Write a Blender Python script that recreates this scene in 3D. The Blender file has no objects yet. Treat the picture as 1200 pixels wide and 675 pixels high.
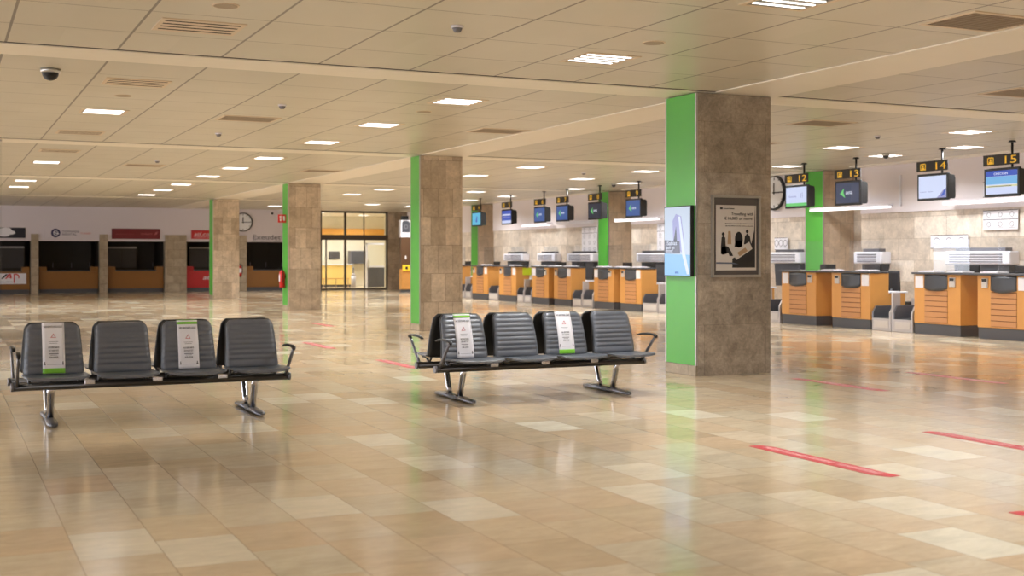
import bpy, bmesh, math, random
from mathutils import Vector, Matrix
random.seed(7)
PI = math.pi
scene = bpy.context.scene
COL = scene.collection
H = 3.465

# ------------------------------------------------------------------ materials
def srgb(r, g, b):
    f = lambda c: ((c / 255) / 12.92) if c / 255 <= 0.04045 else (((c / 255) + 0.055) / 1.055) ** 2.4
    return (f(r), f(g), f(b), 1)

def newmat(name):
    m = bpy.data.materials.new(name); m.use_nodes = True
    nt = m.node_tree
    return m, nt, nt.nodes, nt.links, nt.nodes['Principled BSDF']

def mat(name, col, rough=0.5, metal=0.0, var=0.06, scale=6.0, spec=0.5, emit=None, es=0.0, coat=0.0):
    m, nt, N, L, b = newmat(name)
    geo = N.new('ShaderNodeTexCoord')
    no = N.new('ShaderNodeTexNoise'); no.inputs['Scale'].default_value = scale; no.inputs['Detail'].default_value = 4
    L.new(geo.outputs['Object'], no.inputs['Vector'])
    mp = N.new('ShaderNodeMapRange'); mp.inputs['To Min'].default_value = 1 - var; mp.inputs['To Max'].default_value = 1 + var
    L.new(no.outputs['Fac'], mp.inputs['Value'])
    mx = N.new('ShaderNodeVectorMath'); mx.operation = 'SCALE'; mx.inputs[0].default_value = col[:3]
    L.new(mp.outputs['Result'], mx.inputs['Scale'])
    L.new(mx.outputs['Vector'], b.inputs['Base Color'])
    b.inputs['Roughness'].default_value = rough; b.inputs['Metallic'].default_value = metal
    b.inputs['Specular IOR Level'].default_value = spec
    b.inputs['Coat Weight'].default_value = coat
    if emit:
        b.inputs['Emission Color'].default_value = emit; b.inputs['Emission Strength'].default_value = es
    return m

def math_node(N, L, op, a, b=None, c=None):
    n = N.new('ShaderNodeMath'); n.operation = op
    for i, v in enumerate((a, b, c)):
        if v is None: continue
        if isinstance(v, (int, float)): n.inputs[i].default_value = v
        else: L.new(v, n.inputs[i])
    return n.outputs[0]

def mixcol(N, L, fac, a, b, blend='MIX'):
    n = N.new('ShaderNodeMix'); n.data_type = 'RGBA'; n.blend_type = blend
    for s, v in ((0, fac), (6, a), (7, b)):
        if isinstance(v, (int, float)): n.inputs[s].default_value = v
        elif isinstance(v, tuple): n.inputs[s].default_value = v
        else: L.new(v, n.inputs[s])
    return n.outputs[2]

def floor_material():
    m, nt, N, L, b = newmat('marble_floor')
    g = N.new('ShaderNodeNewGeometry'); s = N.new('ShaderNodeSeparateXYZ'); L.new(g.outputs['Position'], s.inputs[0])
    TW, TL = 0.392, 0.585
    xs = math_node(N, L, 'DIVIDE', math_node(N, L, 'SUBTRACT', s.outputs[0], 0.6), TW)
    i = math_node(N, L, 'FLOOR', xs); fx = math_node(N, L, 'FRACT', xs)
    wn = N.new('ShaderNodeTexWhiteNoise'); wn.noise_dimensions = '1D'; L.new(i, wn.inputs['W'])
    ys = math_node(N, L, 'ADD', math_node(N, L, 'DIVIDE', s.outputs[1], TL), wn.outputs['Value'])
    j = math_node(N, L, 'FLOOR', ys); fy = math_node(N, L, 'FRACT', ys)
    cv = N.new('ShaderNodeCombineXYZ'); L.new(i, cv.inputs[0]); L.new(j, cv.inputs[1])
    wc = N.new('ShaderNodeTexWhiteNoise'); wc.noise_dimensions = '3D'; L.new(cv.outputs[0], wc.inputs['Vector'])
    rp = N.new('ShaderNodeValToRGB'); L.new(wc.outputs['Value'], rp.inputs[0])
    e = rp.color_ramp.elements
    stops = [(0.0, srgb(198, 178, 152)), (0.15, srgb(210, 194, 170)), (0.32, srgb(210, 187, 160)), (0.5, srgb(206, 194, 174)), (0.68, srgb(214, 201, 180)), (0.86, srgb(208, 186, 160)), (0.96, srgb(228, 221, 206))]
    e[0].position, e[0].color = stops[0]; e[1].position, e[1].color = stops[1]
    for p, c in stops[2:]:
        q = e.new(p); q.color = c
    # veining, shifted per tile
    mp = N.new('ShaderNodeMapping'); mp.inputs['Scale'].default_value = (1.0, 3.2, 1)
    add = N.new('ShaderNodeVectorMath'); add.operation = 'MULTIPLY_ADD'; L.new(wc.outputs['Color'], add.inputs[0]); add.inputs[1].default_value = (9, 9, 9); L.new(g.outputs['Position'], add.inputs[2])
    L.new(add.outputs[0], mp.inputs['Vector'])
    n1 = N.new('ShaderNodeTexNoise'); n1.inputs['Scale'].default_value = 2.6; n1.inputs['Detail'].default_value = 8; n1.inputs['Roughness'].default_value = 0.65; n1.inputs['Distortion'].default_value = 0.6
    L.new(mp.outputs[0], n1.inputs['Vector'])
    v1 = N.new('ShaderNodeMapRange'); v1.inputs['From Min'].default_value = .3; v1.inputs['From Max'].default_value = .7; v1.inputs['To Min'].default_value = .86; v1.inputs['To Max'].default_value = 1.10; L.new(n1.outputs['Fac'], v1.inputs['Value'])
    sc = N.new('ShaderNodeVectorMath'); sc.operation = 'SCALE'; L.new(rp.outputs[0], sc.inputs[0]); L.new(v1.outputs[0], sc.inputs['Scale'])
    # reddish tint patches
    n2 = N.new('ShaderNodeTexNoise'); n2.inputs['Scale'].default_value = 1.3; n2.inputs['Detail'].default_value = 5; L.new(add.outputs[0], n2.inputs['Vector'])
    tint = mixcol(N, L, n2.outputs['Fac'], srgb(255, 242, 228), srgb(246, 252, 246))
    c = mixcol(N, L, 0.8, sc.outputs[0], tint, 'MULTIPLY')
    n4 = N.new('ShaderNodeTexNoise'); n4.inputs['Scale'].default_value = 11; n4.inputs['Detail'].default_value = 10; n4.inputs['Roughness'].default_value = .7; n4.inputs['Distortion'].default_value = .8; L.new(mp.outputs[0], n4.inputs['Vector'])
    v4 = N.new('ShaderNodeMapRange'); v4.inputs['From Min'].default_value = .32; v4.inputs['From Max'].default_value = .68; L.new(n4.outputs['Fac'], v4.inputs['Value'])
    c = mixcol(N, L, 1.0, c, mixcol(N, L, v4.outputs[0], (.90, .88, .85, 1), (1.08, 1.08, 1.07, 1)), 'MULTIPLY')
    # joints
    ex = math_node(N, L, 'MINIMUM', fx, math_node(N, L, 'SUBTRACT', 1.0, fx)); ex = math_node(N, L, 'MULTIPLY', ex, TW)
    ey = math_node(N, L, 'MINIMUM', fy, math_node(N, L, 'SUBTRACT', 1.0, fy)); ey = math_node(N, L, 'MULTIPLY', ey, TL)
    ed = math_node(N, L, 'MINIMUM', ex, math_node(N, L, 'MULTIPLY', ey, 1.8))
    line = math_node(N, L, 'LESS_THAN', ed, 0.0028)
    c = mixcol(N, L, math_node(N, L, 'MULTIPLY', line, .55), c, srgb(110, 82, 60))
    L.new(c, b.inputs['Base Color'])
    r = N.new('ShaderNodeMapRange'); r.inputs['To Min'].default_value = .10; r.inputs['To Max'].default_value = .17; L.new(wc.outputs['Value'], r.inputs['Value'])
    L.new(r.outputs[0], b.inputs['Roughness'])
    b.inputs['Specular IOR Level'].default_value = 0.55
    n3 = N.new('ShaderNodeTexNoise'); n3.inputs['Scale'].default_value = 3.0; n3.inputs['Detail'].default_value = 2; L.new(g.outputs['Position'], n3.inputs['Vector'])
    bp = N.new('ShaderNodeBump'); bp.inputs['Strength'].default_value = .03; bp.inputs['Distance'].default_value = .02; L.new(n3.outputs['Fac'], bp.inputs['Height'])
    L.new(bp.outputs[0], b.inputs['Normal'])
    return m

def ceiling_material():
    m, nt, N, L, b = newmat('metal_ceiling_tiles')
    g = N.new('ShaderNodeNewGeometry'); s = N.new('ShaderNodeSeparateXYZ'); L.new(g.outputs['Position'], s.inputs[0])
    def cells(o, start, n, size):
        a = math_node(N, L, 'FLOORED_MODULO', math_node(N, L, 'SUBTRACT', o, start), 9.95)
        q = math_node(N, L, 'DIVIDE', a, size)
        f = math_node(N, L, 'FRACT', q)
        e = math_node(N, L, 'MINIMUM', f, math_node(N, L, 'SUBTRACT', 1.0, f))
        return math_node(N, L, 'MULTIPLY', e, size), math_node(N, L, 'FLOOR', math_node(N, L, 'DIVIDE', o, size))
    dx, ix = cells(s.outputs[0], 9.5, 9, 1.00556); dy, iy = cells(s.outputs[1], 12.95, 9, 1.0333)
    lx = math_node(N, L, 'LESS_THAN', dx, .012); ly = math_node(N, L, 'LESS_THAN', dy, .008)
    cv = N.new('ShaderNodeCombineXYZ'); L.new(ix, cv.inputs[0]); L.new(iy, cv.inputs[1])
    wc = N.new('ShaderNodeTexWhiteNoise'); wc.noise_dimensions = '3D'; L.new(cv.outputs[0], wc.inputs['Vector'])
    base = mixcol(N, L, wc.outputs['Value'], srgb(202, 195, 180), srgb(197, 190, 174))
    c = mixcol(N, L, math_node(N, L, 'MULTIPLY', lx, .85), base, srgb(78, 60, 44))
    c = mixcol(N, L, math_node(N, L, 'MULTIPLY', ly, .8), c, srgb(90, 70, 52))
    L.new(c, b.inputs['Base Color'])
    n = N.new('ShaderNodeTexNoise'); n.inputs['Scale'].default_value = 1.2; n.inputs['Detail'].default_value = 3; L.new(g.outputs['Position'], n.inputs['Vector'])
    r = N.new('ShaderNodeMapRange'); r.inputs['To Min'].default_value = .27; r.inputs['To Max'].default_value = .40; L.new(n.outputs['Fac'], r.inputs['Value']); L.new(r.outputs[0], b.inputs['Roughness'])
    b.inputs['Specular IOR Level'].default_value = .45
    bp = N.new('ShaderNodeBump'); bp.inputs['Strength'].default_value = .04; bp.inputs['Distance'].default_value = .02; L.new(n.outputs['Fac'], bp.inputs['Height']); L.new(bp.outputs[0], b.inputs['Normal'])
    return m

def stone_material(name, bw, rh, c1, c2, mortar, noise_scale=3.5, dark=.72, rough=.35, msize=.006):
    m, nt, N, L, b = newmat(name)
    g = N.new('ShaderNodeNewGeometry'); s = N.new('ShaderNodeSeparateXYZ'); L.new(g.outputs['Position'], s.inputs[0])
    h = math_node(N, L, 'ADD', s.outputs[0], s.outputs[1])
    cv = N.new('ShaderNodeCombineXYZ'); L.new(h, cv.inputs[0]); L.new(s.outputs[2], cv.inputs[1])
    br = N.new('ShaderNodeTexBrick'); L.new(cv.outputs[0], br.inputs['Vector'])
    br.inputs['Scale'].default_value = 1; br.inputs['Brick Width'].default_value = bw; br.inputs['Row Height'].default_value = rh
    br.inputs['Mortar Size'].default_value = msize; br.inputs['Color1'].default_value = c1; br.inputs['Color2'].default_value = c2; br.inputs['Mortar'].default_value = mortar
    br.offset = .5
    n1 = N.new('ShaderNodeTexNoise'); n1.inputs['Scale'].default_value = noise_scale; n1.inputs['Detail'].default_value = 9; n1.inputs['Roughness'].default_value = .68; n1.inputs['Distortion'].default_value = .5
    L.new(g.outputs['Position'], n1.inputs['Vector'])
    v = N.new('ShaderNodeMapRange'); v.inputs['From Min'].default_value = .3; v.inputs['From Max'].default_value = .7; v.inputs['To Min'].default_value = dark; v.inputs['To Max'].default_value = 1.18; L.new(n1.outputs['Fac'], v.inputs['Value'])
    nf = N.new('ShaderNodeTexNoise'); nf.inputs['Scale'].default_value = noise_scale * 6; nf.inputs['Detail'].default_value = 10; nf.inputs['Roughness'].default_value = .75; L.new(g.outputs['Position'], nf.inputs['Vector'])
    vf = N.new('ShaderNodeMapRange'); vf.inputs['From Min'].default_value = .35; vf.inputs['From Max'].default_value = .65; vf.inputs['To Min'].default_value = (1 + dark) / 2; vf.inputs['To Max'].default_value = 1 + (1 - dark) * .35; L.new(nf.outputs['Fac'], vf.inputs['Value'])
    vv = math_node(N, L, 'MULTIPLY', v.outputs[0], vf.outputs[0])
    sc = N.new('ShaderNodeVectorMath'); sc.operation = 'SCALE'; L.new(br.outputs['Color'], sc.inputs[0]); L.new(vv, sc.inputs['Scale'])
    L.new(sc.outputs[0], b.inputs['Base Color'])
    b.inputs['Roughness'].default_value = rough
    return m

M = {}
M['floor'] = floor_material()
M['ceiling'] = ceiling_material()
M['beam'] = mat('cream_painted_beam', srgb(236, 228, 214), .4, var=.03, scale=2)
M['pillar_stone'] = stone_material('brown_travertine', .31, .56, srgb(206, 188, 166), srgb(174, 156, 134), srgb(120, 106, 92), 3.2, .68, msize=.003)
M['pillar_stone_dark'] = stone_material('dark_brown_travertine', .92, .62, srgb(176, 164, 150), srgb(160, 147, 132), srgb(126, 114, 102), 4.2, .5, msize=.002)
M['pale_pillar'] = stone_material('beige_travertine', .31, .56, srgb(214, 194, 170), srgb(196, 176, 152), srgb(150, 130, 110), 3.2, .8, msize=.003)
M['wall_stone'] = stone_material('beige_marble_wall', .92, .46, srgb(230, 218, 204), srgb(196, 180, 162), srgb(184, 170, 152), 3.0, .74)
M['pier_stone'] = stone_material('grey_stone_pier', .5, .35, srgb(176, 160, 138), srgb(160, 144, 122), srgb(130, 116, 98), 4, .75)
M['white_wall'] = mat('white_painted_wall', srgb(226, 218, 220), .55, var=.02, scale=1)
M['far_white'] = mat('lilac_white_wall', srgb(214, 206, 212), .55, var=.02, scale=1)
M['green'] = mat('green_panel', srgb(82, 168, 62), .32, var=.03, scale=2)
M['alu'] = mat('brushed_aluminium', srgb(190, 188, 184), .35, .8, var=.05, scale=30)
M['chrome'] = mat('polished_aluminium', srgb(205, 205, 210), .18, 1.0, var=.04, scale=20)
M['leather'] = mat('black_ribbed_leather', srgb(96, 100, 108), .34, var=.10, scale=25, spec=.6)
M['shell'] = mat('black_plastic_shell', srgb(28, 27, 27), .45, var=.08, scale=20)
M['beam_dark'] = mat('dark_metal_beam', srgb(70, 66, 62), .3, .6, var=.06, scale=20)
M['grey_metal'] = mat('grey_metal', srgb(120, 120, 126), .3, .7, var=.06, scale=20)
M['black'] = mat('black_plastic', srgb(24, 24, 26), .4, var=.08, scale=12)
M['sign_black'] = mat('sign_black', srgb(38, 32, 28), .5, var=.05)
M['sign_yellow'] = mat('sign_yellow', srgb(225, 180, 50), .5, emit=srgb(235, 185, 45), es=.35)
M['paper'] = mat('white_paper', srgb(228, 226, 232), .6, var=.02)
M['paper_grey'] = mat('grey_print', srgb(120, 118, 124), .6)
M['ink'] = mat('black_ink', srgb(34, 32, 34), .6)
M['red_ink'] = mat('red_ink', srgb(200, 50, 45), .6)
M['notice_green'] = mat('notice_green', srgb(120, 190, 50), .5)
M['wood'] = mat('orange_wood_laminate', srgb(206, 148, 80), .38, var=.07, scale=5)
M['wood_front_sheen'] = mat('orange_laminate_front_sheen', srgb(192, 138, 90), .4, var=.06, scale=5)  # same orange laminate, duller front reflection put into the colour
M['wood_groove'] = mat('brown_groove', srgb(120, 76, 40), .5)
M['wood_unlit'] = mat('unlit_orange_laminate', srgb(136, 90, 38), .45, var=.06, scale=5)  # darker orange laminate, dimness of the unlit booths put into the colour
M['red_counter'] = mat('red_counter_laminate', srgb(172, 24, 32), .4, var=.04)
M['kick'] = mat('dark_grey_plinth', srgb(78, 78, 82), .45, var=.05)
M['anthracite'] = mat('anthracite_panel', srgb(66, 68, 74), .4, var=.05)
M['steel'] = mat('grey_steel', srgb(182, 176, 176), .38, .35, var=.06, scale=10)
M['belt'] = mat('black_rubber_belt', srgb(30, 30, 32), .6, var=.08)
M['tube'] = mat('fluorescent_tube', srgb(255, 255, 255), .4, emit=(1, .98, .96, 1), es=3.2)
M['reflector'] = mat('mirror_louvre', srgb(150, 144, 134), .3, .6, var=.03)
M['strip_lamp'] = mat('lit_linear_lamp', srgb(245, 245, 250), .4, emit=(1, .98, 1, 1), es=1.4)
M['strip_off'] = mat('unlit_linear_lamp', srgb(214, 210, 216), .4)
M['vent'] = mat('cream_vent_metal', srgb(214, 194, 168), .4, var=.03)
M['vent_dark_gap_shade'] = mat('vent_slot_dark_gap_shade', srgb(46, 38, 30), .8)
M['brown_vent'] = mat('brown_vent_metal', srgb(160, 142, 120), .5)
M['clock_face'] = mat('clock_face_white', srgb(236, 236, 240), .4, var=.01)
M['red_sticker'] = mat('red_floor_vinyl', srgb(188, 62, 70), .4, var=.05)
M['pink_text'] = mat('pale_pink_lettering', srgb(240, 190, 190), .5)
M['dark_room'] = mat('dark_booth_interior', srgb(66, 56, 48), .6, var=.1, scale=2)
M['navy'] = mat('navy_sign', srgb(18, 20, 38), .45)
M['navy2'] = mat('navy_logo', srgb(40, 36, 80), .45)
M['burgundy'] = mat('burgundy_sign', srgb(116, 26, 34), .45)
M['burg_text'] = mat('faded_red_lettering', srgb(170, 88, 92), .5)
M['signred'] = mat('bright_red_sign', srgb(184, 34, 40), .45)
M['redbox'] = mat('fire_red', srgb(206, 28, 34), .35)
M['door_frame'] = mat('dark_bronze_frame', srgb(84, 76, 70), .4, .5)
M['yellow_panel'] = mat('yellow_counter', srgb(240, 205, 120), .5)
M['cream_wall'] = mat('cream_wall', srgb(236, 228, 205), .6)
M['orange_band'] = mat('orange_band', srgb(232, 168, 70), .5)
M['hivis'] = mat('lime_yellow', srgb(200, 215, 40), .5)
M['mesh_black'] = mat('black_mesh_fabric', srgb(36, 34, 36), .7, var=.25, scale=60)
M['mirror_grey'] = mat('pale_grey_print', srgb(196, 190, 186), .5)
M['tan'] = mat('tan_print', srgb(168, 140, 110), .5)
M['frame_grey'] = mat('dark_grey_mount', srgb(84, 78, 76), .5)
M['yellow_phone'] = mat('yellow_phone', srgb(245, 205, 50), .4, emit=srgb(245, 205, 50), es=.2)
M['brown_panel'] = mat('brown_panel', srgb(92, 66, 46), .4)
M['bluegrey'] = mat('bluegrey_uniform', srgb(90, 98, 120), .6)

def scr(name, c, es): return mat(name, (0.02, 0.02, 0.02, 1), .2, emit=c, es=es, var=0)
M['scr_white'] = scr('screen_white', srgb(205, 215, 245), 1.0)
M['scr_blue'] = scr('screen_royal_blue', srgb(60, 90, 190), .9)
M['scr_navy'] = scr('screen_dark_blue', srgb(62, 74, 104), .75)
M['scr_mid'] = scr('screen_mid_blue', srgb(62, 96, 160), .85)
M['scr_dark'] = scr('screen_dim_blue', srgb(34, 46, 70), .7)
M['scr_cyan'] = scr('screen_cyan', srgb(95, 190, 225), .9)
M['scr_green'] = scr('screen_green', srgb(110, 210, 120), .9)
M['scr_text'] = scr('screen_text_white', srgb(225, 232, 250), .9)
M['scr_yellow'] = scr('screen_pale_yellow', srgb(225, 222, 170), .9)
M['scr_sky'] = scr('screen_sky', srgb(120, 185, 235), .9)
M['scr_lilac'] = scr('screen_lilac', srgb(150, 152, 205), .9)
M['scr_slate'] = scr('screen_slate', srgb(60, 66, 92), .7)
M['scr_pale'] = scr('screen_pale', srgb(190, 205, 225), .9)

def glass(name, tint, fac_lo=.05):
    m, nt, N, L, b = newmat(name)
    out = [n for n in N if n.type == 'OUTPUT_MATERIAL'][0]
    tr = N.new('ShaderNodeBsdfTransparent'); tr.inputs[0].default_value = tint
    gl = N.new('ShaderNodeBsdfGlossy'); gl.inputs['Roughness'].default_value = .04
    lw = N.new('ShaderNodeFresnel'); lw.inputs['IOR'].default_value = 1.45
    no = N.new('ShaderNodeTexNoise'); no.inputs['Scale'].default_value = 2
    gm = N.new('ShaderNodeNewGeometry')
    ad = math_node(N, L, 'ADD', lw.outputs[0], math_node(N, L, 'MULTIPLY', no.outputs['Fac'], fac_lo))
    ad = math_node(N, L, 'MULTIPLY', ad, math_node(N, L, 'SUBTRACT', 1.0, gm.outputs['Backfacing']))
    mx = N.new('ShaderNodeMixShader'); L.new(ad, mx.inputs[0]); L.new(tr.outputs[0], mx.inputs[1]); L.new(gl.outputs[0], mx.inputs[2])
    L.new(mx.outputs[0], out.inputs[0]); N.remove(b)
    return m
M['glass'] = glass('clear_glass', (.96, .97, .97, 1))
M['acrylic'] = glass('clear_acrylic', (.95, .965, .985, 1), .04)

# ------------------------------------------------------------------ mesh building
class MB:
    def __init__(s): s.bm = bmesh.new()
    def box(s, x0, x1, y0, y1, z0, z1, bev=0, seg=2):
        t = bmesh.new(); bmesh.ops.create_cube(t, size=1)
        for v in t.verts:
            v.co = Vector(((x0 + x1) / 2 + v.co.x * (x1 - x0), (y0 + y1) / 2 + v.co.y * (y1 - y0), (z0 + z1) / 2 + v.co.z * (z1 - z0)))
        if bev: bmesh.ops.bevel(t, geom=t.edges[:], offset=bev, segments=seg, affect='EDGES', profile=.5)
        s._merge(t); return s
    def _merge(s, t, mx=None):
        me = bpy.data.meshes.new('tmp'); t.to_mesh(me); t.free()
        if mx: me.transform(mx)
        s.bm.from_mesh(me); bpy.data.meshes.remove(me)
    def cyl(s, p0, p1, r, n=16, r2=None, smooth=True):
        p0, p1 = Vector(p0), Vector(p1); d = p1 - p0
        t = bmesh.new(); bmesh.ops.create_cone(t, cap_ends=True, segments=n, radius1=r, radius2=r if r2 is None else r2, depth=d.length)
        for f in t.faces: f.smooth = smooth and len(f.verts) == 4
        mx = Matrix.Translation((p0 + p1) / 2) @ d.to_track_quat('Z', 'Y').to_matrix().to_4x4()
        s._merge(t, mx); return s
    def prism(s, pts, y0, y1):           # polygon in x,z extruded along y
        t = bmesh.new(); a = [t.verts.new((p[0], y0, p[1])) for p in pts]; b = [t.verts.new((p[0], y1, p[1])) for p in pts]
        t.faces.new(a); t.faces.new(b[::-1]); n = len(pts)
        for i in range(n): t.faces.new((a[i], b[i], b[(i + 1) % n], a[(i + 1) % n]))
        bmesh.ops.recalc_face_normals(t, faces=t.faces[:]); s._merge(t); return s
    def prism_x(s, pts, x0, x1):         # polygon in y,z extruded along x
        t = bmesh.new(); a = [t.verts.new((x0, p[0], p[1])) for p in pts]; b = [t.verts.new((x1, p[0], p[1])) for p in pts]
        t.faces.new(a); t.faces.new(b[::-1]); n = len(pts)
        for i in range(n): t.faces.new((a[i], b[i], b[(i + 1) % n], a[(i + 1) % n]))
        bmesh.ops.recalc_face_normals(t, faces=t.faces[:]); s._merge(t); return s
    def prism_z(s, pts, z0, z1):
        t = bmesh.new(); a = [t.verts.new((p[0], p[1], z0)) for p in pts]; b = [t.verts.new((p[0], p[1], z1)) for p in pts]
        t.faces.new(a); t.faces.new(b[::-1]); n = len(pts)
        for i in range(n): t.faces.new((a[i], b[i], b[(i + 1) % n], a[(i + 1) % n]))
        bmesh.ops.recalc_face_normals(t, faces=t.faces[:]); s._merge(t); return s
    def sweep(s, path, w, h, n=12, side=Vector((1, 0, 0))):   # superellipse section swept along a path; w along side
        path = [Vector(p) for p in path]; t = bmesh.new(); rings = []
        for k, p in enumerate(path):
            d = (path[min(k + 1, len(path) - 1)] - path[max(k - 1, 0)]).normalized()
            u = (side - d * side.dot(d)).normalized(); v = d.cross(u)
            ww = w[k] if isinstance(w, (list, tuple)) else w; hh = h[k] if isinstance(h, (list, tuple)) else h
            ring = []
            for a in range(n):
                an = 2 * PI * a / n; c, q = math.cos(an), math.sin(an)
                f = lambda z: math.copysign(abs(z) ** .7, z)
                ring.append(t.verts.new(p + u * f(c) * ww / 2 + v * f(q) * hh / 2))
            rings.append(ring)
        for k in range(len(rings) - 1):
            for a in range(n):
                f = t.faces.new((rings[k][a], rings[k][(a + 1) % n], rings[k + 1][(a + 1) % n], rings[k + 1][a])); f.smooth = True
        t.faces.new(rings[0][::-1]); t.faces.new(rings[-1])
        bmesh.ops.recalc_face_normals(t, faces=t.faces[:]); s._merge(t); return s
    def sheet(s, fa, fb, nu, nv, smooth=True):   # closed slab between surfaces fa(u,v), fb(u,v)
        t = bmesh.new()
        A = [[t.verts.new(fa(i / nu, j / nv)) for i in range(nu + 1)] for j in range(nv + 1)]
        B = [[t.verts.new(fb(i / nu, j / nv)) for i in range(nu + 1)] for j in range(nv + 1)]
        for j in range(nv):
            for i in range(nu):
                t.faces.new((A[j][i], A[j][i + 1], A[j + 1][i + 1], A[j + 1][i])).smooth = smooth
                t.faces.new((B[j][i], B[j + 1][i], B[j + 1][i + 1], B[j][i + 1])).smooth = smooth
        for i in range(nu):
            t.faces.new((A[0][i], B[0][i], B[0][i + 1], A[0][i + 1])); t.faces.new((A[nv][i], A[nv][i + 1], B[nv][i + 1], B[nv][i]))
        for j in range(nv):
            t.faces.new((A[j][0], A[j + 1][0], B[j + 1][0], B[j][0])); t.faces.new((A[j][nu], B[j][nu], B[j + 1][nu], A[j + 1][nu]))
        bmesh.ops.recalc_face_normals(t, faces=t.faces[:]); s._merge(t); return s
    def disc(s, cx, cz, r, y0, y1, n=32):
        return s.prism([(cx + r * math.cos(2 * PI * k / n), cz + r * math.sin(2 * PI * k / n)) for k in range(n)], y0, y1)
    def ring(s, cx, cz, r0, r1, y0, y1, n=40):
        for k in range(n):
            a, b = 2 * PI * k / n, 2 * PI * (k + 1) / n
            s.prism([(cx + r0 * math.cos(a), cz + r0 * math.sin(a)), (cx + r1 * math.cos(a), cz + r1 * math.sin(a)), (cx + r1 * math.cos(b), cz + r1 * math.sin(b)), (cx + r0 * math.cos(b), cz + r0 * math.sin(b))], y0, y1)
        bmesh.ops.remove_doubles(s.bm, verts=s.bm.verts[:], dist=1e-5); return s
    def text(s, body, x, z, size, y, width=None, align='LEFT', flat=False, rot=0, shear=0, th=.001):
        cu = bpy.data.curves.new('t', 'FONT'); cu.body = body; cu.size = size; cu.extrude = th; cu.align_x = align; cu.shear = shear; cu.resolution_u = 3
        ob = bpy.data.objects.new('t', cu); COL.objects.link(ob)
        dg = bpy.context.evaluated_depsgraph_get(); me = bpy.data.meshes.new_from_object(ob.evaluated_get(dg))
        bpy.data.objects.remove(ob); bpy.data.curves.remove(cu)
        if width:
            xs = [v.co.x for v in me.vertices]; w = max(xs) - min(xs); me.transform(Matrix.Scale(width / w, 4, (1, 0, 0)))
        if flat: me.transform(Matrix.Translation((x, z, y)) @ Matrix.Rotation(rot, 4, 'Z'))
        else: me.transform(Matrix.Translation((x, y, z)) @ Matrix.Rotation(PI / 2, 4, 'X') @ Matrix.Rotation(rot, 4, 'Z'))
        s.bm.from_mesh(me); bpy.data.meshes.remove(me); return s
    def build(s, name, m, parent=None):
        me = bpy.data.meshes.new(name); s.bm.to_mesh(me); s.bm.free()
        me.materials.append(M[m] if isinstance(m, str) else m)
        o = bpy.data.objects.new(name, me); COL.objects.link(o)
        if parent: o.parent = parent
        return o

def tag(o, label, cat, group=None):
    o['label'] = label; o['category'] = cat
    if group: o['group'] = group
    return o
def thing(name, label, cat, loc=(0, 0, 0), rz=0, group=None):
    o = bpy.data.objects.new(name, None); COL.objects.link(o); o.location = loc; o.rotation_euler = (0, 0, rz); o.empty_display_size = .1
    return tag(o, label, cat, group)
def struct(name, mb, m):
    o = mb.build(name, m); o['kind'] = 'structure'; return o
def dup(root, loc=None, rz=None, label=None, group=None):
    def cp(o, par):
        c = o.copy(); COL.objects.link(c); c.parent = par
        for ch in o.children: cp(ch, c)
        return c
    r = cp(root, None)
    if loc is not None: r.location = loc
    if rz is not None: r.rotation_euler = (0, 0, rz)
    if label: r['label'] = label
    if group: r['group'] = group
    return r

# ------------------------------------------------------------------ the setting
XL, XR, YN, YF = -13.0, 19.4, -7.0, 51.3
struct('floor', MB().box(XL, 26, YN, 60, -.1, 0), 'floor')
struct('ceiling', MB().box(XL, 20, YN, YF + .2, H, H + .1), 'ceiling')
rows = [12.3 + 9.95 * k for k in range(-2, 4)]
n = 1
for y in rows:
    for x0, x1 in ((XL, -11.35), (-10.4, -1.4), (-.45, 8.55), (9.5, 18.5)):
        struct('trim_%d' % (100 + n), MB().box(x0, x1, y - .03, y - .0005, H - .003, H + .005), 'vent_dark_gap_shade')  # dark strip paints the shade of the gap beside the beam
        struct('trim_%d' % n, MB().box(x0, x1, y, y + .65, H - .012, H + .01), 'beam'); n += 1
for x in (-11.35, -1.4, 8.55):
    struct('trim_%d' % n, MB().box(x, x + .95, YN, YF, H - .013, H + .01), 'beam'); n += 1
struct('wall_left', MB().box(XL - .2, XL, YN, 60, 0, H), 'white_wall')
struct('wall_back', MB().box(XL, 20, YN - .2, YN, 0, H), 'white_wall')
# glowing panes added on the unseen left wall to bring bluish side light
M['daylight'] = mat('added_daylight_panes', (.1, .1, .1, 1), .3, var=0, emit=(.86, .9, 1, 1), es=8)
for k in range(9):
    y0 = -5 + 6.1 * k
    o = struct('window_%d' % (k + 2), MB().box(XL, XL + .03, y0, y0 + 5.2, .5, 3.1), 'daylight')
# check-in wall: recessed stone wall with projecting bays that carry a white bulkhead
struct('wall_right', MB().box(XR, XR + .2, YN, YF, 0, H), 'wall_stone')
bays = [(3.0, 11.2), (12.95, 21.15), (22.9, 31.1), (32.85, 41.05), (42.8, 50.2)]
for k, (a, b) in enumerate(bays):
    struct('wall_right_bay_%d' % (k + 1), MB().box(18.65, XR, a, b, 0, H - .001), 'wall_stone')
    struct('wall_right_bulkhead_%d' % (k + 1), MB().box(18.62, 18.65, a, b, 2.41, H - .001), 'white_wall')
    struct('trim_%d' % n, MB().box(18.3, 18.62, a, b, H - .03, H - .001), 'beam'); n += 1

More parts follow.
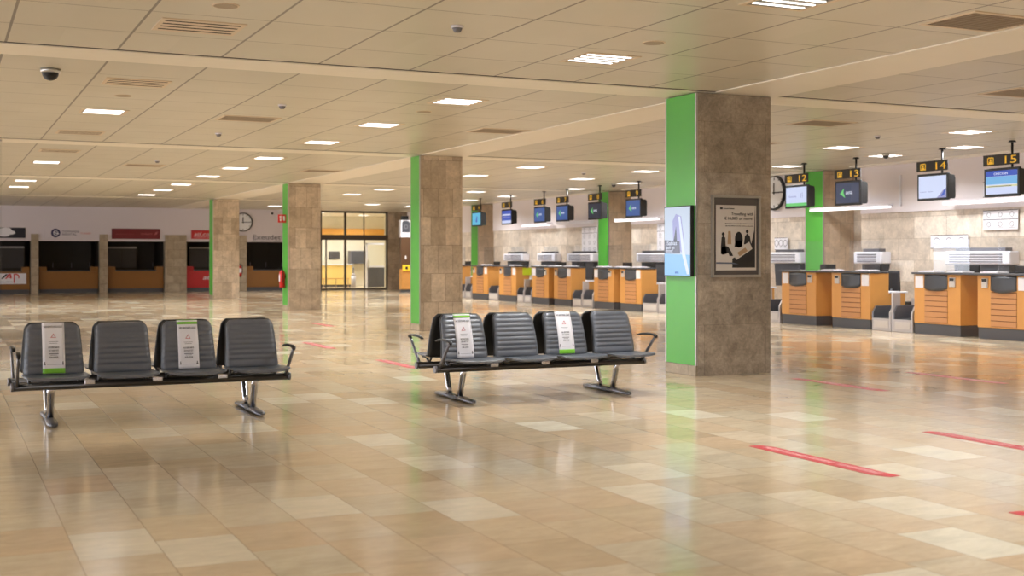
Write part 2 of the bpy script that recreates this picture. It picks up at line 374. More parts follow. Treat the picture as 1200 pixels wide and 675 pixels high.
# far wall: white band above booth openings, stone piers between
def fw(x0, x1, z0, z1, y0=YF, y1=YF + .25): return MB().box(x0, x1, y0, y1, z0, z1)
struct('wall_far', MB().box(XL, .65, YF, YF + .25, 0, H).box(.65, 15.0, YF, YF + .25, 2.36, H).box(.65, 15, YF + .02, YF + .25, 2.08, 2.36), 'far_white')
piers = [(.65, .97), (3.24, 3.52), (5.82, 6.14), (8.39, 9.27), (11.45, 11.77), (14.0, 15.0)]
for k, (a, b) in enumerate(piers):
    struct('wall_far_pier_%d' % (k + 1), MB().box(a, b, YF - .05, YF + .3, 0, 2.36), 'pier_stone')
struct('wall_far_right', MB().box(18.12, 19.4, YF, YF + .3, 0, H), 'pillar_stone')
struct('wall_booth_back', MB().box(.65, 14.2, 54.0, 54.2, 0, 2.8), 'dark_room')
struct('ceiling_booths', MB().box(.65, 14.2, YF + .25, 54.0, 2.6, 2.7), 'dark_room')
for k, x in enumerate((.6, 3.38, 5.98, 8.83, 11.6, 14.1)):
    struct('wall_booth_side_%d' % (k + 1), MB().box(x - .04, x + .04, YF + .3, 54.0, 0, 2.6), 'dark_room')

# ------------------------------------------------------------------ pillars
def pillar(x0, x1, y, d, label, m='pillar_stone', group=None, alu=False):
    t = thing('pillar', label, 'pillar', (x0, y, 0), 0, group)
    w = x1 - x0
    MB().box(0.012, w, 0, d, 0, H - .02).build('stone_cladding', m, t)
    MB().box(-.008, .012, .02, d - .02, .13, H - .025).build('green_panel', 'green', t)
    MB().box(-.012, .012, 0.001, d - .001, .001, .125).build('skirting', 'pier_stone', t)
    e = MB().box(-.012, .014, -.004, .02, .13, H - .025)
    e.box(-.012, .014, d - .02, d + .004, .13, H - .025)
    e.build('edge_strip', 'alu', t)
    return t
pillar(8.29, 9.39, 12.3, .68, 'large brown stone pillar with green side, framed poster and screen, nearest in the hall', 'pillar_stone_dark')
pillar(8.52, 9.42, 22.25, .5, 'stone pillar with green edge standing behind the right bench')
pillar(8.52, 9.42, 32.2, .55, 'stone pillar carrying the red fire extinguisher, left of the glazed doors')
pillar(8.52, 9.42, 42.15, .6, 'farthest free-standing stone pillar, in front of the red car hire booth')
pillar(18.5, 19.39, 22.25, .65, 'green-faced wall pillar behind desks 12 and 13', 'pale_pillar')
pillar(18.5, 19.39, 32.2, .65, 'green-faced wall pillar behind desk 8, half way down the desk row', 'pale_pillar')
pillar(18.5, 19.39, 42.15, .65, 'green-faced wall pillar at the far end of the desk row', 'pale_pillar')
pillar(18.5, 19.39, 12.3, .65, 'green-faced wall pillar beyond desk 15', 'pale_pillar')
for yy in (2.35, 12.3, 22.25, 32.2):
    for xx in (-1.4,):
        pillar(xx - 9.95, xx - 9.05, yy, .6, 'stone pillar far to the left out of the picture', group='pillars of the left row')
# ------------------------------------------------------------------ benches
def prof(v):      # backrest centre line, front row (faces -y): bottom v=0 to top v=1
    return Vector((0, -.215 + .125 * v - .02 * math.sin(PI * v), .425 + .44 * v))
def halfw(v):
    w = .246 - .030 * v
    if v > .86: w -= .040 * ((v - .86) / .14) ** 2.2
    if v < .10: w -= .012 * ((.10 - v) / .10) ** 2
    return w
NR = 8
def rib(v):
    if v < .17: return .016 * math.sin(PI * min(1, v / .17)) ** .5 + .004
    q = (v - .17) / .83 * NR
    return .006 + .013 * abs(math.sin(PI * q)) ** .6
def back_surface(cx, off, ribbed, thick=0, sgn=1):
    def f(u, v):
        p = prof(v); s = (u - .5) * 2
        hw = halfw(v)
        edge = 1 - abs(s) ** 8
        o = (rib(v) * edge if ribbed else 0) + off
        return Vector((cx + s * hw, (p.y + .018 * (1 - s * s) - o) * sgn, p.z))
    return f
def make_bench(label, loc, group):
    t = thing('airport_bench', label, 'bench', loc, 0, group)
    for s in (1, -1):      # s=1 front row faces -y
        b = MB().cyl((-1.2, -.26 * s, .335), (1.2, -.26 * s, .335), .034, 20)
        beam = b.build('beam', 'beam_dark', t)
        for ex in (-1.2, 1.2):
            MB().cyl((ex - .012 * (1 if ex > 0 else -1), -.26 * s, .335), (ex + .012 * (1 if ex > 0 else -1), -.26 * s, .335), .036, 20).build('end_cap', 'grey_metal', beam)
        for cx in (-.8625, -.2875, .2875, .8625):
            bk = MB().sheet(back_surface(cx, .012, True, sgn=s), back_surface(cx, -.012, False, sgn=s), 12, NR * 7, True).build('backrest', 'leather', t)
            def shf(u, v, o):
                p = prof(v); q = (u - .5) * 2
                return Vector((cx + q * (halfw(v) + .006), (p.y + .018 * (1 - q * q) + o) * s, p.z + (v - .5) * .012))
            MB().sheet(lambda u, v: shf(u, v, .013), lambda u, v: shf(u, v, .030), 10, 16, True).build('back_shell', 'shell', bk)
            def seat(u, v, low):     # v=0 rear, v=1 front
                q = (u - .5) * 2
                y = -.20 - .45 * v
                z = .422 + .026 * v - .014 * max(0, (v - .8) / .2) ** 2 + .010 * abs(q) ** 3 + .010 * (1 - v) ** 4
                zz = z - .012 * math.sin(PI * v) * (1 - q * q)
                hw = .262 - .02 * max(0, (v - .85) / .15) ** 2
                return Vector((cx + q * hw, y * s, zz - (.022 if low else 0) * (1 - .55 * abs(q) ** 6)))
            MB().sheet(lambda u, v: seat(u, v, False), lambda u, v: seat(u, v, True), 12, 16, True).build('seat', 'leather', t)
            for dx in (-.20, .20):
                MB().sweep([(cx + dx, -.45 * s, .408), (cx + dx, -.33 * s, .40), (cx + dx, -.26 * s, .362), (cx + dx, -.215 * s, .40), (cx + dx, -.19 * s, .47)], .028, .012, 8).build('seat_bracket', 'grey_metal', t)
        for cx in (-.575, 0, .575):
            MB().box(cx - .045, cx + .045, -.26 * s - .042, -.26 * s + .042, .34, .385, .008).build('beam_clamp', 'chrome', t)
        for ax in (-1.165, 1.165):
            am = MB().sweep([(ax, -.27 * s, .34), (ax, -.36 * s, .43), (ax, -.47 * s, .54), (ax, -.545 * s, .612)], [.030, .028, .026, .024], [.045, .036, .030, .026], 10).build('armrest', 'grey_metal', t)
            MB().sweep([(ax, -.575 * s, .600), (ax, -.56 * s, .622), (ax, -.50 * s, .634), (ax, -.38 * s, .636), (ax, -.27 * s, .628), (ax, -.19 * s, .612)], [.02, .042, .046, .046, .044, .03], [.018, .022, .024, .024, .022, .012], 12).build('arm_pad', 'black', am)
    for lx in (-.888, .888):
        for s in (1, -1):
            MB().sweep([(lx, -.13 * s, .035), (lx, -.16 * s, .12), (lx, -.215 * s, .26), (lx, -.25 * s, .325)], [.062, .058, .062, .075], [.045, .035, .038, .05], 12).build('leg', 'chrome', t)
            MB().sweep([(lx, -.06 * s, .022), (lx, -.2 * s, .030), (lx, -.36 * s, .026), (lx, -.46 * s, .022), (lx, -.50 * s, .018)], [.07, .085, .095, .08, .03], [.036, .048, .040, .032, .016], 14).build('foot', 'grey_metal', t)
        MB().box(lx - .034, lx + .034, -.10, .10, .002, .05, .01).build('foot_link', 'black', t)
        MB().box(lx - .03, lx + .03, -.26, .26, .30, .326, .006).build('cross_bar', 'beam_dark', t)
    return t
B1, B2 = (1.755, 11.4, 0), (5.63, 11.4, 0)
bench = make_bench('black ribbed four-seat back-to-back bench on the left, beside the picture edge', B1, None)
dup(bench, B2, label='black ribbed four-seat back-to-back bench in the middle, left of the big pillar')

def notice(bx, cx, green_top, label):
    t = thing('seat_notice', label, 'notice', (bx + cx, 11.4, 0), 0, 'paper notices strapped on seat backs')
    W = .092; skew = .0
    def surf(o):
        def f(u, v):
            vv = .03 + v * .99
            p = prof(min(vv, 1)); q = (u - .5) * 2
            z = p.z + (vv - 1) * .44 * (vv > 1)
            s = q * W / .24
            return Vector((q * W, p.y + .018 * (1 - s * s) - .034 - o, z))
        return f
    MB().sheet(surf(0), surf(.0015), 6, 20, True).build('sheet', 'paper', t)
    def band(v0, v1, o, q0=-1, q1=1):
        def mk(oo):
            def f(u, v):
                vv = v0 + (v1 - v0) * v; p = prof(min(vv, 1)); q = q0 + (q1 - q0) * u
                s = q * W / .24
                return Vector((q * W, p.y + .018 * (1 - s * s) - .034 - oo, p.z + (max(vv, 1) - 1) * .44))
            return f
        return mk(o), mk(o + .0008)
    a, b = (.93, 1.02) if green_top else (.035, .135)
    MB().sheet(*band(a, b, .0016), 6, 4, True).build('green_band', 'notice_green', t)
    top = .90 if green_top else .985
    def dark(rows, nm, m):
        mb = MB()
        for z0, z1, q0, q1 in rows: mb.sheet(*band(top - z1, top - z0, .0016, q0, q1), 4, 2, False)
        mb.build(nm, m, t)
    dark([(.33, .338, -.42, .42), (.36, .368, -.34, .34), (.56, .575, -.42, .42), (.59, .598, -.3, .3), (.76, .785, -.9, -.72), (.72, .76, -.86, -.76), (.76, .785, .72, .9), (.72, .76, .76, .86), (.775, .78, -.6, .6)], 'printed_lines', 'paper_grey')
    # readable headings, set on the slope of the back
    ang = math.atan2(.125, .44)
    tx = MB()
    for s, vv, sz, w in (('NO SENTARSE AQUI', top - .06, .024, .15), ('NO SENTARSE', top - .46, .02, .09), ('DO NOT SIT', top - .52, .02, .08), ('POR FAVOR', top - .65, .02, .07)):
        p = prof(vv); tx.text(s, 0, p.z, sz, p.y - .034 + .018 - .007, w, 'CENTER')
    tx.build('lettering', 'ink', t)
    tr = MB(); p = prof(top - .23); y = p.y - .034 + .018 - .006
    for k in range(3):
        a0, a1 = PI / 2 + k * 2 * PI / 3, PI / 2 + (k + 1) * 2 * PI / 3
        R0, R1 = .026, .019
        tr.prism([(R0 * math.cos(a0), p.z + R0 * math.sin(a0)), (R0 * math.cos(a1), p.z + R0 * math.sin(a1)), (R1 * math.cos(a1), p.z + R1 * math.sin(a1)), (R1 * math.cos(a0), p.z + R1 * math.sin(a0))], y - .001, y)
    tr.build('warning_triangle', 'red_ink', t)
notice(B1[0], -.8625, False, 'white notice with green foot on the leftmost seat of the left bench')
notice(B1[0], .2875, True, 'white notice with green head on the third seat of the left bench')
notice(B2[0], -.8625, True, 'white notice with green head on the leftmost seat of the middle bench')
notice(B2[0], .2875, False, 'white notice with green foot on the third seat of the middle bench')

# ------------------------------------------------------------------ floor stickers
def sticker(x, y0, y1, label, lettering=True):
    t = thing('floor_sticker', label, 'floor sticker', (x, (y0 + y1) / 2, 0), 0, 'red distance stickers on the floor')
    h = (y1 - y0) / 2; w = .075
    MB().prism_z([(-w, -h + .12), (-.02, -h), (w, -h), (w, h - .12), (.02, h), (-w, h)], 0.0005, .002).build('vinyl', 'red_sticker', t)
    if lettering:
        MB().text('MANTENGA LA DISTANCIA DE SEGURIDAD  ·  KEEP A SAFE DISTANCE', -.018, h - .10, .075, .0026, 2 * h - .22, flat=True, rot=-PI / 2).build('lettering', 'pink_text', t)
sticker(5.67, 6.14, 7.6, 'red floor strip lying in front of the big pillar, nearest the camera')
sticker(7.42, 6.15, 7.6, 'red floor strip at the right picture edge, lower right')
sticker(9.23, 10.1, 11.6, 'red floor strip just right of the foot of the big pillar')
sticker(11.0, 10.1, 11.6, 'faint red floor strip before desks 14 and 15 at the right')
sticker(5.55, 3.5, 5.0, 'red floor strip whose tip enters at the lower right picture edge')
sticker(5.6, 14.75, 16.2, 'red floor strip behind the left arm of the middle bench')
sticker(5.6, 18.5, 20.0, 'red floor strip between the two benches, farther back')
sticker(7.4, 24.4, 25.9, 'farthest red floor strip, before the third pillar')

# ------------------------------------------------------------------ ceiling fittings
def light_proto():
    t = thing('ceiling_light', 'x', 'ceiling light', (0, 0, H), 0, 'recessed louvred ceiling lights')
    f = MB()
    f.box(-.31, .31, -.31, -.27, -.006, .004).box(-.31, .31, .27, .31, -.006, .004).box(-.31, -.27, -.27, .27, -.006, .004).box(.27, .31, -.27, .27, -.006, .004)
    f.build('frame', 'vent', t)
    MB().box(-.27, .27, -.27, .27, -.002, .002).build('reflector', 'reflector', t)
    for k in range(4):
        yy = -.195 + .13 * k
        MB().box(-.25, .25, yy - .016, yy + .016, -.0065, -.002, .001, 1).build('tube', 'tube', t)
    ld = bpy.data.lights.new('lamp', 'AREA'); ld.shape = 'SQUARE'; ld.size = .5; ld.energy = 70; ld.color = (.97, .99, 1); ld.spread = math.radians(150)
    lo = bpy.data.objects.new('lamp', ld); COL.objects.link(lo); lo.parent = t; lo.location = (0, 0, -.02)
    return t
LP = []
cy = lambda bay, k: 12.95 + 9.95 * (bay - 1) + 1.0333 * (k + .5)   # bay 1 starts at 12.95
for b_ in range(-1, 5):
    for k in (1, 4, 7):
        y = cy(b_, k)
        if y < 42: LP.append((6.07, y))
for y in (cy(1, 4), cy(2, 4), cy(3, 1), cy(3, 4)): LP.append((2.05, y))
for y in (cy(2, 1), cy(2, 4), cy(3, 1), cy(3, 4), cy(4, 1), cy(4, 4)): LP.append((12.02, y))
for y in (cy(0, 1), cy(0, 4), cy(1, 1), cy(1, 4), cy(2, 1), cy(2, 4), cy(3, 1), cy(3, 4), cy(4, 1)): LP.append((15.03, y))
for y in (cy(0, 4), cy(0, 7), cy(1, 3), cy(1, 5), cy(1, 8), cy(2, 2), cy(2, 5), cy(2, 8), cy(3, 3), cy(3, 6), cy(4, 2)): LP.append((17.04, y))
for b_ in range(-1, 5):
    for k in (1, 7):
        if cy(b_, k) < 44: LP.append((-3.9, cy(b_, k)))
    LP.append((-7.9, cy(b_, 4)))
lp = light_proto()
bright = bpy.data.lights['lamp'].copy(); bright.name = 'lamp over the desks'; bright.energy = 66; bright.color = (.97, .985, 1)
def where(x, y):
    row = {2.05: 'over the left side of the hall', 6.07: 'in the row over the benches', 12.02: 'in the row right of the pillars', 15.03: 'in the row before the desks', 17.04: 'in the row over the desks'}.get(x, 'left of the picture')
    return row
byrow = {}
for x, y in LP: byrow.setdefault(x, []).append(y)
ordinal = ['nearest', 'second nearest', 'third nearest', 'fourth nearest', 'fifth nearest', 'sixth nearest', 'seventh nearest', 'eighth nearest', 'ninth nearest', 'tenth nearest', 'eleventh nearest', 'twelfth nearest', 'thirteenth nearest', 'fourteenth nearest', 'fifteenth nearest', 'sixteenth nearest', 'seventeenth nearest', 'eighteenth nearest']
def in_view(x, y, z):
    xc = .904 * x - .4274 * y; zc = .4274 * x + .904 * y
    if zc < 1: return False
    px = 600 + 1418 * xc / zc; py = 301 - (z - 1.45) * 1418 / zc
    return -5 < px < 1205 and -5 < py < 680
first = True
for x, ys in byrow.items():
    k = 0
    for y in sorted(ys):
        if in_view(x, y, H): lab = 'lit square ceiling light %s, %s in view' % (where(x, y), ordinal[k]); k += 1
        else: lab = 'lit square ceiling light outside the picture'
        if first: lp.location = (x, y, H); lp['label'] = lab; first = False
        else:
            q = dup(lp, (x, y, H), label=lab)
            if x > 14:
                for ch in q.children:
                    if ch.type == 'LIGHT': ch.data = bright

def vent_proto():
    t = thing('ceiling_vent', 'x', 'ceiling vent', (0, 0, H), 0, 'slotted ceiling vents')
    MB().box(-.36, .36, -.29, .29, -.008, .003, .002, 1).build('plate', 'vent', t)
    for k in range(4):
        yy = -.2 + .13 * k
        MB().box(-.32, .32, yy - .022, yy + .012, -.0095, -.006).build('slot', 'vent_dark_gap_shade', t)
    return t
vp = vent_proto()
vents = [(2.05, cy(0, 7), 'pale slotted ceiling vent at the top left, nearest'), (2.05, cy(1, 1), 'pale slotted ceiling vent behind the dome camera'), (2.05, cy(1, 7), 'pale slotted ceiling vent behind the left lit light'), (2.05, cy(2, 1), 'far pale slotted ceiling vent on the left')]
for k, (x, y, lab) in enumerate(vents):
    if k == 0: vp.location = (x, y, H); vp['label'] = lab
    else: dup(vp, (x, y, H), label=lab)
def return_proto():
    t = thing('return_grille', 'x', 'ceiling vent', (0, 0, H), 0, 'brown return air grilles')
    f = MB().box(-.42, .42, -.32, -.28, -.008, .003).box(-.42, .42, .28, .32, -.008, .003).box(-.42, -.38, -.28, .28, -.008, .003).box(.38, .42, -.28, .28, -.008, .003)
    f.build('frame', 'vent', t)
    MB().box(-.38, .38, -.28, .28, -.001, .003).build('backing', 'vent_dark_gap_shade', t)
    g = MB()
    for k in range(12): g.box(-.38, .38, -.27 + .045 * k, -.25 + .045 * k, -.007, -.001)
    g.build('fins', 'brown_vent', t)
    return t
rp_ = return_proto()
rets = [(8.08, cy(0, 4), 'grey-brown return air grille at the top right of the picture'), (8.08, cy(1, 4), 'brown return air grille between the middle bench and the second pillar'),
        (4.06, cy(1, 4), 'dark return air grille left of the row of lights'), (4.06, cy(2, 4), 'far return air grille over the left side'), (8.08, cy(2, 4), 'brown return air grille just before the third pillar'),
        (12.02, cy(0, 7), 'return air grille right of the big pillar top, by the picture edge'), (12.02, cy(1, 1), 'return air grille just right of the big pillar top'), (13.02, cy(1, 4), 'return air grille above the big wall clock')]
for k, (x, y, lab) in enumerate(rets):
    if k == 0: rp_.location = (x, y, H); rp_['label'] = lab
    else: dup(rp_, (x, y, H), label=lab)

def round_speaker(x, y, lab):
    t = thing('ceiling_speaker', lab, 'speaker', (x, y, H), 0, 'round flush ceiling speakers')
    MB().cyl((0, 0, -.005), (0, 0, .003), .11, 28).build('rim', 'vent', t)
    MB().cyl((0, 0, -.008), (0, 0, -.004), .095, 28).build('grille', 'brown_vent', t)
round_speaker(2.07, 9.75, 'round flush speaker beside the nearest pale vent')
round_speaker(6.07, 9.72, 'round flush speaker beside the light left of the big pillar')
round_speaker(2.07, 15.75, 'round flush speaker in front of the left lit light')
round_speaker(6.07, 15.7, 'round flush speaker over the middle bench')
def detector(x, y, lab):
    t = thing('smoke_detector', lab, 'smoke detector', (x, y, H), 0, 'smoke detectors')
    MB().cyl((0, 0, -.02), (0, 0, .002), .055, 20).build('base', 'paper', t)
    MB().cyl((0, 0, -.055), (0, 0, -.02), .028, 16, .045).build('sensor', 'paper_grey', t)
detector(4.08, 9.75, 'white smoke detector alone on the ceiling above the gap between benches')
detector(4.1, 15.8, 'smoke detector right of the left dark grille')
detector(4.1, 19.85, 'smoke detector behind the left dark grille')
detector(4.1, 26.0, 'small far smoke detector over the left side')
detector(14.1, 15.6, 'smoke detector above the sign of desk 13')
detector(13.9, 25.4, 'smoke detector over the far desks')
def dome(x, y, lab, r=.085):
    t = thing('dome_camera', lab, 'security camera', (x, y, H), 0, 'dome security cameras')
    MB().cyl((0, 0, -.045), (0, 0, .002), r * 1.15, 28, r * 1.25).build('housing', 'alu', t)
    mb = MB(); path = [(0, 0, -.045 - r * .95 * math.sin(a * PI / 2 / 8)) for a in range(9)]
    ws = [max(.004, 2 * r * math.cos(a * PI / 2 / 8)) for a in range(9)]
    for a in range(8): mb.cyl((0, 0, path[a][2]), (0, 0, path[a + 1][2] - 1e-4), ws[a] / 2, 24, ws[a + 1] / 2) if False else mb.cyl((0, 0, path[a + 1][2]), (0, 0, path[a][2]), ws[a + 1] / 2, 24, ws[a] / 2)
    mb.build('dome', 'black', t)
dome(1.07, 13.85, 'black dome camera on the ceiling at the upper left')
dome(16.66, 18.2, 'black dome camera between the signs of desks 13 and 14', .06)
dome(16.7, 28.8, 'black dome camera between the signs of desks 8 and 9', .06)

# ------------------------------------------------------------------ check-in desks (front = local -y, placed with rz=-90 so it faces -x)
R90 = -PI / 2
XD = 16.7
def make_desk(m, w, label, y, group):
    """m=-1: card on the left, m=+1: card on the right"""
    t = thing('check_in_desk', label, 'desk', (XD, y, 0), R90, group)
    hw = w / 2
    MB().box(-hw, hw, .02, .5, .2, 1.12, .006).build('carcass', 'wood', t)
    MB().box(-hw + .01, hw - .01, .035, .49, 0, .2).build('plinth', 'kick', t)
    MB().box(-hw + .02, hw - .02, .5, .95, .0, .72, .006).build('rear_table', 'wood', t)
    MB().box(-hw, hw, .49, 1.0, .72, .75, .005).build('table_top', 'paper', t)
    a0, a1 = (-.27, .30) if m > 0 else (-.30, .27)
    p = MB()
    for k in range(6): p.box(a0, a1, .008, .02, .232 + .1 * k, .232 + .1 * k + .088, .003, 1)
    p.build('slatted_front', 'wood_front_sheen', t)
    MB().box(a0, a1, .016, .021, .226, .83).build('groove_backing', 'wood_groove', t)
    # dark visor that bulges and hangs as an arc
    n_ = 14
    def vis(o):
        def f(u, v):
            x = a0 + (a1 - a0) * u; bul = math.sin(PI * u)
            zb = .86 - .045 * bul; z = zb + (1.115 - zb) * v
            return Vector((x, .018 - (.012 + .045 * bul) * (1 - .35 * v) * (1 if o else 0) + (0 if o else 0.0), z))
        return f
    MB().sheet(vis(1), vis(0), n_, 5, True).build('visor_panel', 'anthracite', t)
    cx = m * (hw - .14)
    MB().box(cx - .10, cx + .10, .008, .0195, .87, 1.10).build('notice_card', 'paper', t)
    rx = -m * (hw - .18)
    rd = MB().box(rx - .065, rx + .065, -.01, .0195, .90, 1.07, .006).build('card_reader', 'mirror_grey', t)
    MB().box(rx - .05, rx + .05, -.018, -.0095, 1.01, 1.06).build('reader_slot', 'black', rd)
    return t
desk_y = {15: (15.38, 1, 1.15), 14: (16.93, -1, 1.15), 13: (19.28, 1, 1.15), 12: (20.93, -1, 1.15), 11: (23.5, 1, 1.1), 10: (25.1, -1, 1.1), 9: (27.95, 1, 1.1), 8: (29.4, -1, 1.1), 7: (31.87, 1, 1.1), 6: (33.33, -1, 1.1), 5: (35.72, 1, 1.3), 4: (37.95, 1, 1.3), 3: (40.5, 1, 1.3)}
def desk_label(n_):
    side = 'slatted orange wood check-in desk under sign %d' % n_
    return side
for n_, (y, m, w) in desk_y.items():
    lab = 'orange wood check-in desk beneath the hanging sign %d' % n_ if n_ > 3 else 'orange check-in desk farthest down the row, half behind the second pillar'
    make_desk(m, w, lab, y, 'check-in desks')
# continuous counter tops
tops = [(14.78, 17.53, 'over desks 14 and 15'), (18.68, 21.53, 'over desks 12 and 13'), (22.9, 25.7, 'behind the big pillar'), (27.37, 29.98, 'over desks 8 and 9'), (31.28, 33.92, 'over desks 6 and 7'), (35.03, 36.42, 'over the single desk 5'), (37.25, 38.65, 'over the single desk 4'), (39.8, 41.2, 'over the farthest desk')]
for a, b, l in tops:
    o = MB().box(XD - .03, XD + .46, a, b, 1.125, 1.16, .006).build('countertop', 'kick'); tag(o, 'thin dark countertop ' + l, 'countertop', 'desk countertops')
# white cards and papers lying on the tops
for y, l in ((17.2, 'left end of desk 14'), (16.5, 'right end of desk 14'), (15.7, 'left end of desk 15'), (18.95, 'right end of desk 13'), (20.0, 'middle gap of desks 12 and 13'), (27.7, 'right end of desk 9'), (28.6, 'middle of desks 8 and 9'), (29.6, 'left end of desk 8'), (31.6, 'right end of desk 7'), (32.6, 'middle of desks 6 and 7'), (33.6, 'left end of desk 6'), (35.4, 'top of desk 5'), (37.7, 'top of desk 4')):
    o = MB().box(XD + .02, XD + .3, y - .2, y + .2, 1.161, 1.185, .004).box(XD + .04, XD + .28, y - .17, y + .15, 1.185, 1.192).build('paper_tray', 'paper')
    tag(o, 'flat white paper tray on the countertop at the ' + l, 'paper tray', 'white trays on the counters')
# acrylic screens
for n_, (y, m, w) in desk_y.items():
    t = thing('acrylic_screen', 'clear acrylic screen standing on desk %d' % n_, 'screen', (XD + .38, y, 1.16), R90, 'clear screens on the desks')
    MB().box(-.45, .45, -.003, .003, .012, .62).build('pane', 'acrylic', t)
    for sx in (-.3, .3): MB().box(sx - .03, sx + .03, -.05, .05, 0, .014).build('foot', 'alu', t)
# computer monitors on the rear tables
for n_, (y, m, w) in desk_y.items():
    t = thing('computer_monitor', 'dark computer monitor behind the counter of desk %d' % n_, 'monitor', (XD + .72, y + .12 * m, .75), R90, 'computer monitors behind the desks')
    MB().box(-.24, .24, -.02, .02, .2, .54, .008).build('casing', 'shell', t)
    MB().box(-.22, .22, .0195, .0215, .225, .52).build('display', 'scr_dark', t)
    MB().box(-.03, .03, -.015, .015, .02, .24).build('stand', 'black', t)
    MB().cyl((0, 0, 0.001), (0, 0, .02), .11, 20).build('foot', 'black', t)

# baggage weighing conveyors
def conveyor(y, w, tall, label):
    t = thing('baggage_conveyor', label, 'conveyor', (XD, y, 0), R90, 'baggage conveyors between the desks')
    h = w / 2
    MB().box(-h + .002, h - .002, .02, 1.75, 0, .24, .008).build('skirt', 'steel', t)
    MB().prism_x([(.05, .242), (.62, .27), (.70, .36), (1.72, .40), (1.72, .242)], -h + .05, h - .05).build('belt', 'belt', t)
    zs = .48 if not tall else .50
    MB().prism_x([(.02, .242), (.02, .36), (.10, zs), (1.75, zs), (1.75, .242)], -h + .004, -h + .045).build('side_guard', 'grey_metal', t)
    MB().prism_x([(.02, .242), (.02, .36), (.10, zs), (1.75, zs), (1.75, .242)], h - .045, h - .004).build('side_guard', 'steel', t)
    MB().box(-h + .05, h - .05, .75 if tall else 1.0, .80 if tall else 1.05, .40, .80 if tall else .62, .006).build('scanner_plate', 'steel', t)
    MB().box(-h + .06, h - .06, .012, .022, .06, .2).build('display_panel', 'mirror_grey', t)
gaps = [(17.52, 18.69, 'desks 13 and 14'), (25.75, 27.36, 'the big pillar and desk 9'), (29.98, 31.27, 'desks 7 and 8'), (33.93, 35.02, 'desks 5 and 6'), (38.66, 39.8, 'desk 4 and the farthest desk'), (21.54, 22.7, 'desk 12 and the big pillar')]
for a, b, l in gaps:
    c = (a + b) / 2; w = (b - a) / 2
    conveyor(c + w / 2, w - .06, False, 'low grey baggage conveyor between %s, the left one' % l)
    conveyor(c - w / 2, w - .06, True, 'taller grey baggage conveyor between %s, the right one' % l)
    o = MB().box(XD + .03, XD + .22, c - .025, c + .025, .0, .74, .006).build('steel_divider', 'steel'); tag(o, 'upright steel divider between the two conveyors of ' + l, 'divider', 'steel conveyor dividers')
conveyor(36.83, .76, False, 'single grey baggage conveyor between desks 4 and 5')

# office chair behind the conveyors
def office_chair(x, y, rz, label):
    t = thing('office_chair', label, 'chair', (x, y, 0), rz)
    MB().sheet(lambda u, v: Vector(((u - .5) * (.44 - .06 * v), -.22 - .02 * math.sin(PI * u), .72 + .44 * v)), lambda u, v: Vector(((u - .5) * (.44 - .06 * v), -.19 - .02 * math.sin(PI * u), .72 + .44 * v)), 8, 8).build('backrest', 'mesh_black', t)
    MB().box(-.24, .24, -.22, .24, .45, .52, .03).build('seat', 'shell', t)
    MB().sweep([(0, -.05, .44), (0, -.25, .46), (0, -.26, .62), (0, -.24, .80)], .05, .02).build('back_bracket', 'black', t)
    MB().cyl((0, 0, .08), (0, 0, .45), .028, 16).build('gas_column', 'grey_metal', t)
    for k in range(5):
        a = 2 * PI * k / 5
        lg = MB().sweep([(0.02 * math.cos(a), .02 * math.sin(a), .1), (.3 * math.cos(a), .3 * math.sin(a), .07)], .04, .03, side=Vector((-math.sin(a), math.cos(a), 0))).build('leg', 'black', t)
        MB().cyl((.29 * math.cos(a) - .015 * math.sin(a), .29 * math.sin(a) + .015 * math.cos(a), .028), (.29 * math.cos(a) + .015 * math.sin(a), .29 * math.sin(a) - .015 * math.cos(a), .028), .028, 14).build('castor', 'black', lg)
office_chair(18.1, 19.35, R90, 'black office chair seen over the conveyors right of desk 13')

# ------------------------------------------------------------------ hanging signs and monitors
def flight_sign(n_, y, label):
    t = thing('desk_sign', label, 'sign', (16.735, y, 0), R90, 'hanging desk number signs')
    MB().box(-.39, .39, -.012, .012, 3.05, 3.24, .004).build('panel', 'sign_black', t)
    s = str(n_)
    d = MB().text(s, .20, 3.075, .19, -.014, .25 if len(s) == 2 else .11, 'CENTER'); d.build('number', 'sign_yellow', t)
    i = MB(); cx = -.22
    i.box(cx - .07, cx + .07, -.015, -.012, 3.075, 3.095).box(cx - .07, cx - .052, -.015, -.012, 3.095, 3.19).box(cx + .052, cx + .07, -.015, -.012, 3.095, 3.19).box(cx - .05, cx + .05, -.0155, -.012, 3.18, 3.20).disc(cx, 3.15, .022, -.015, -.012, 14).box(cx - .035, cx + .035, -.0155, -.0125, 3.095, 3.125)
    i.build('pictogram', 'sign_yellow', t)
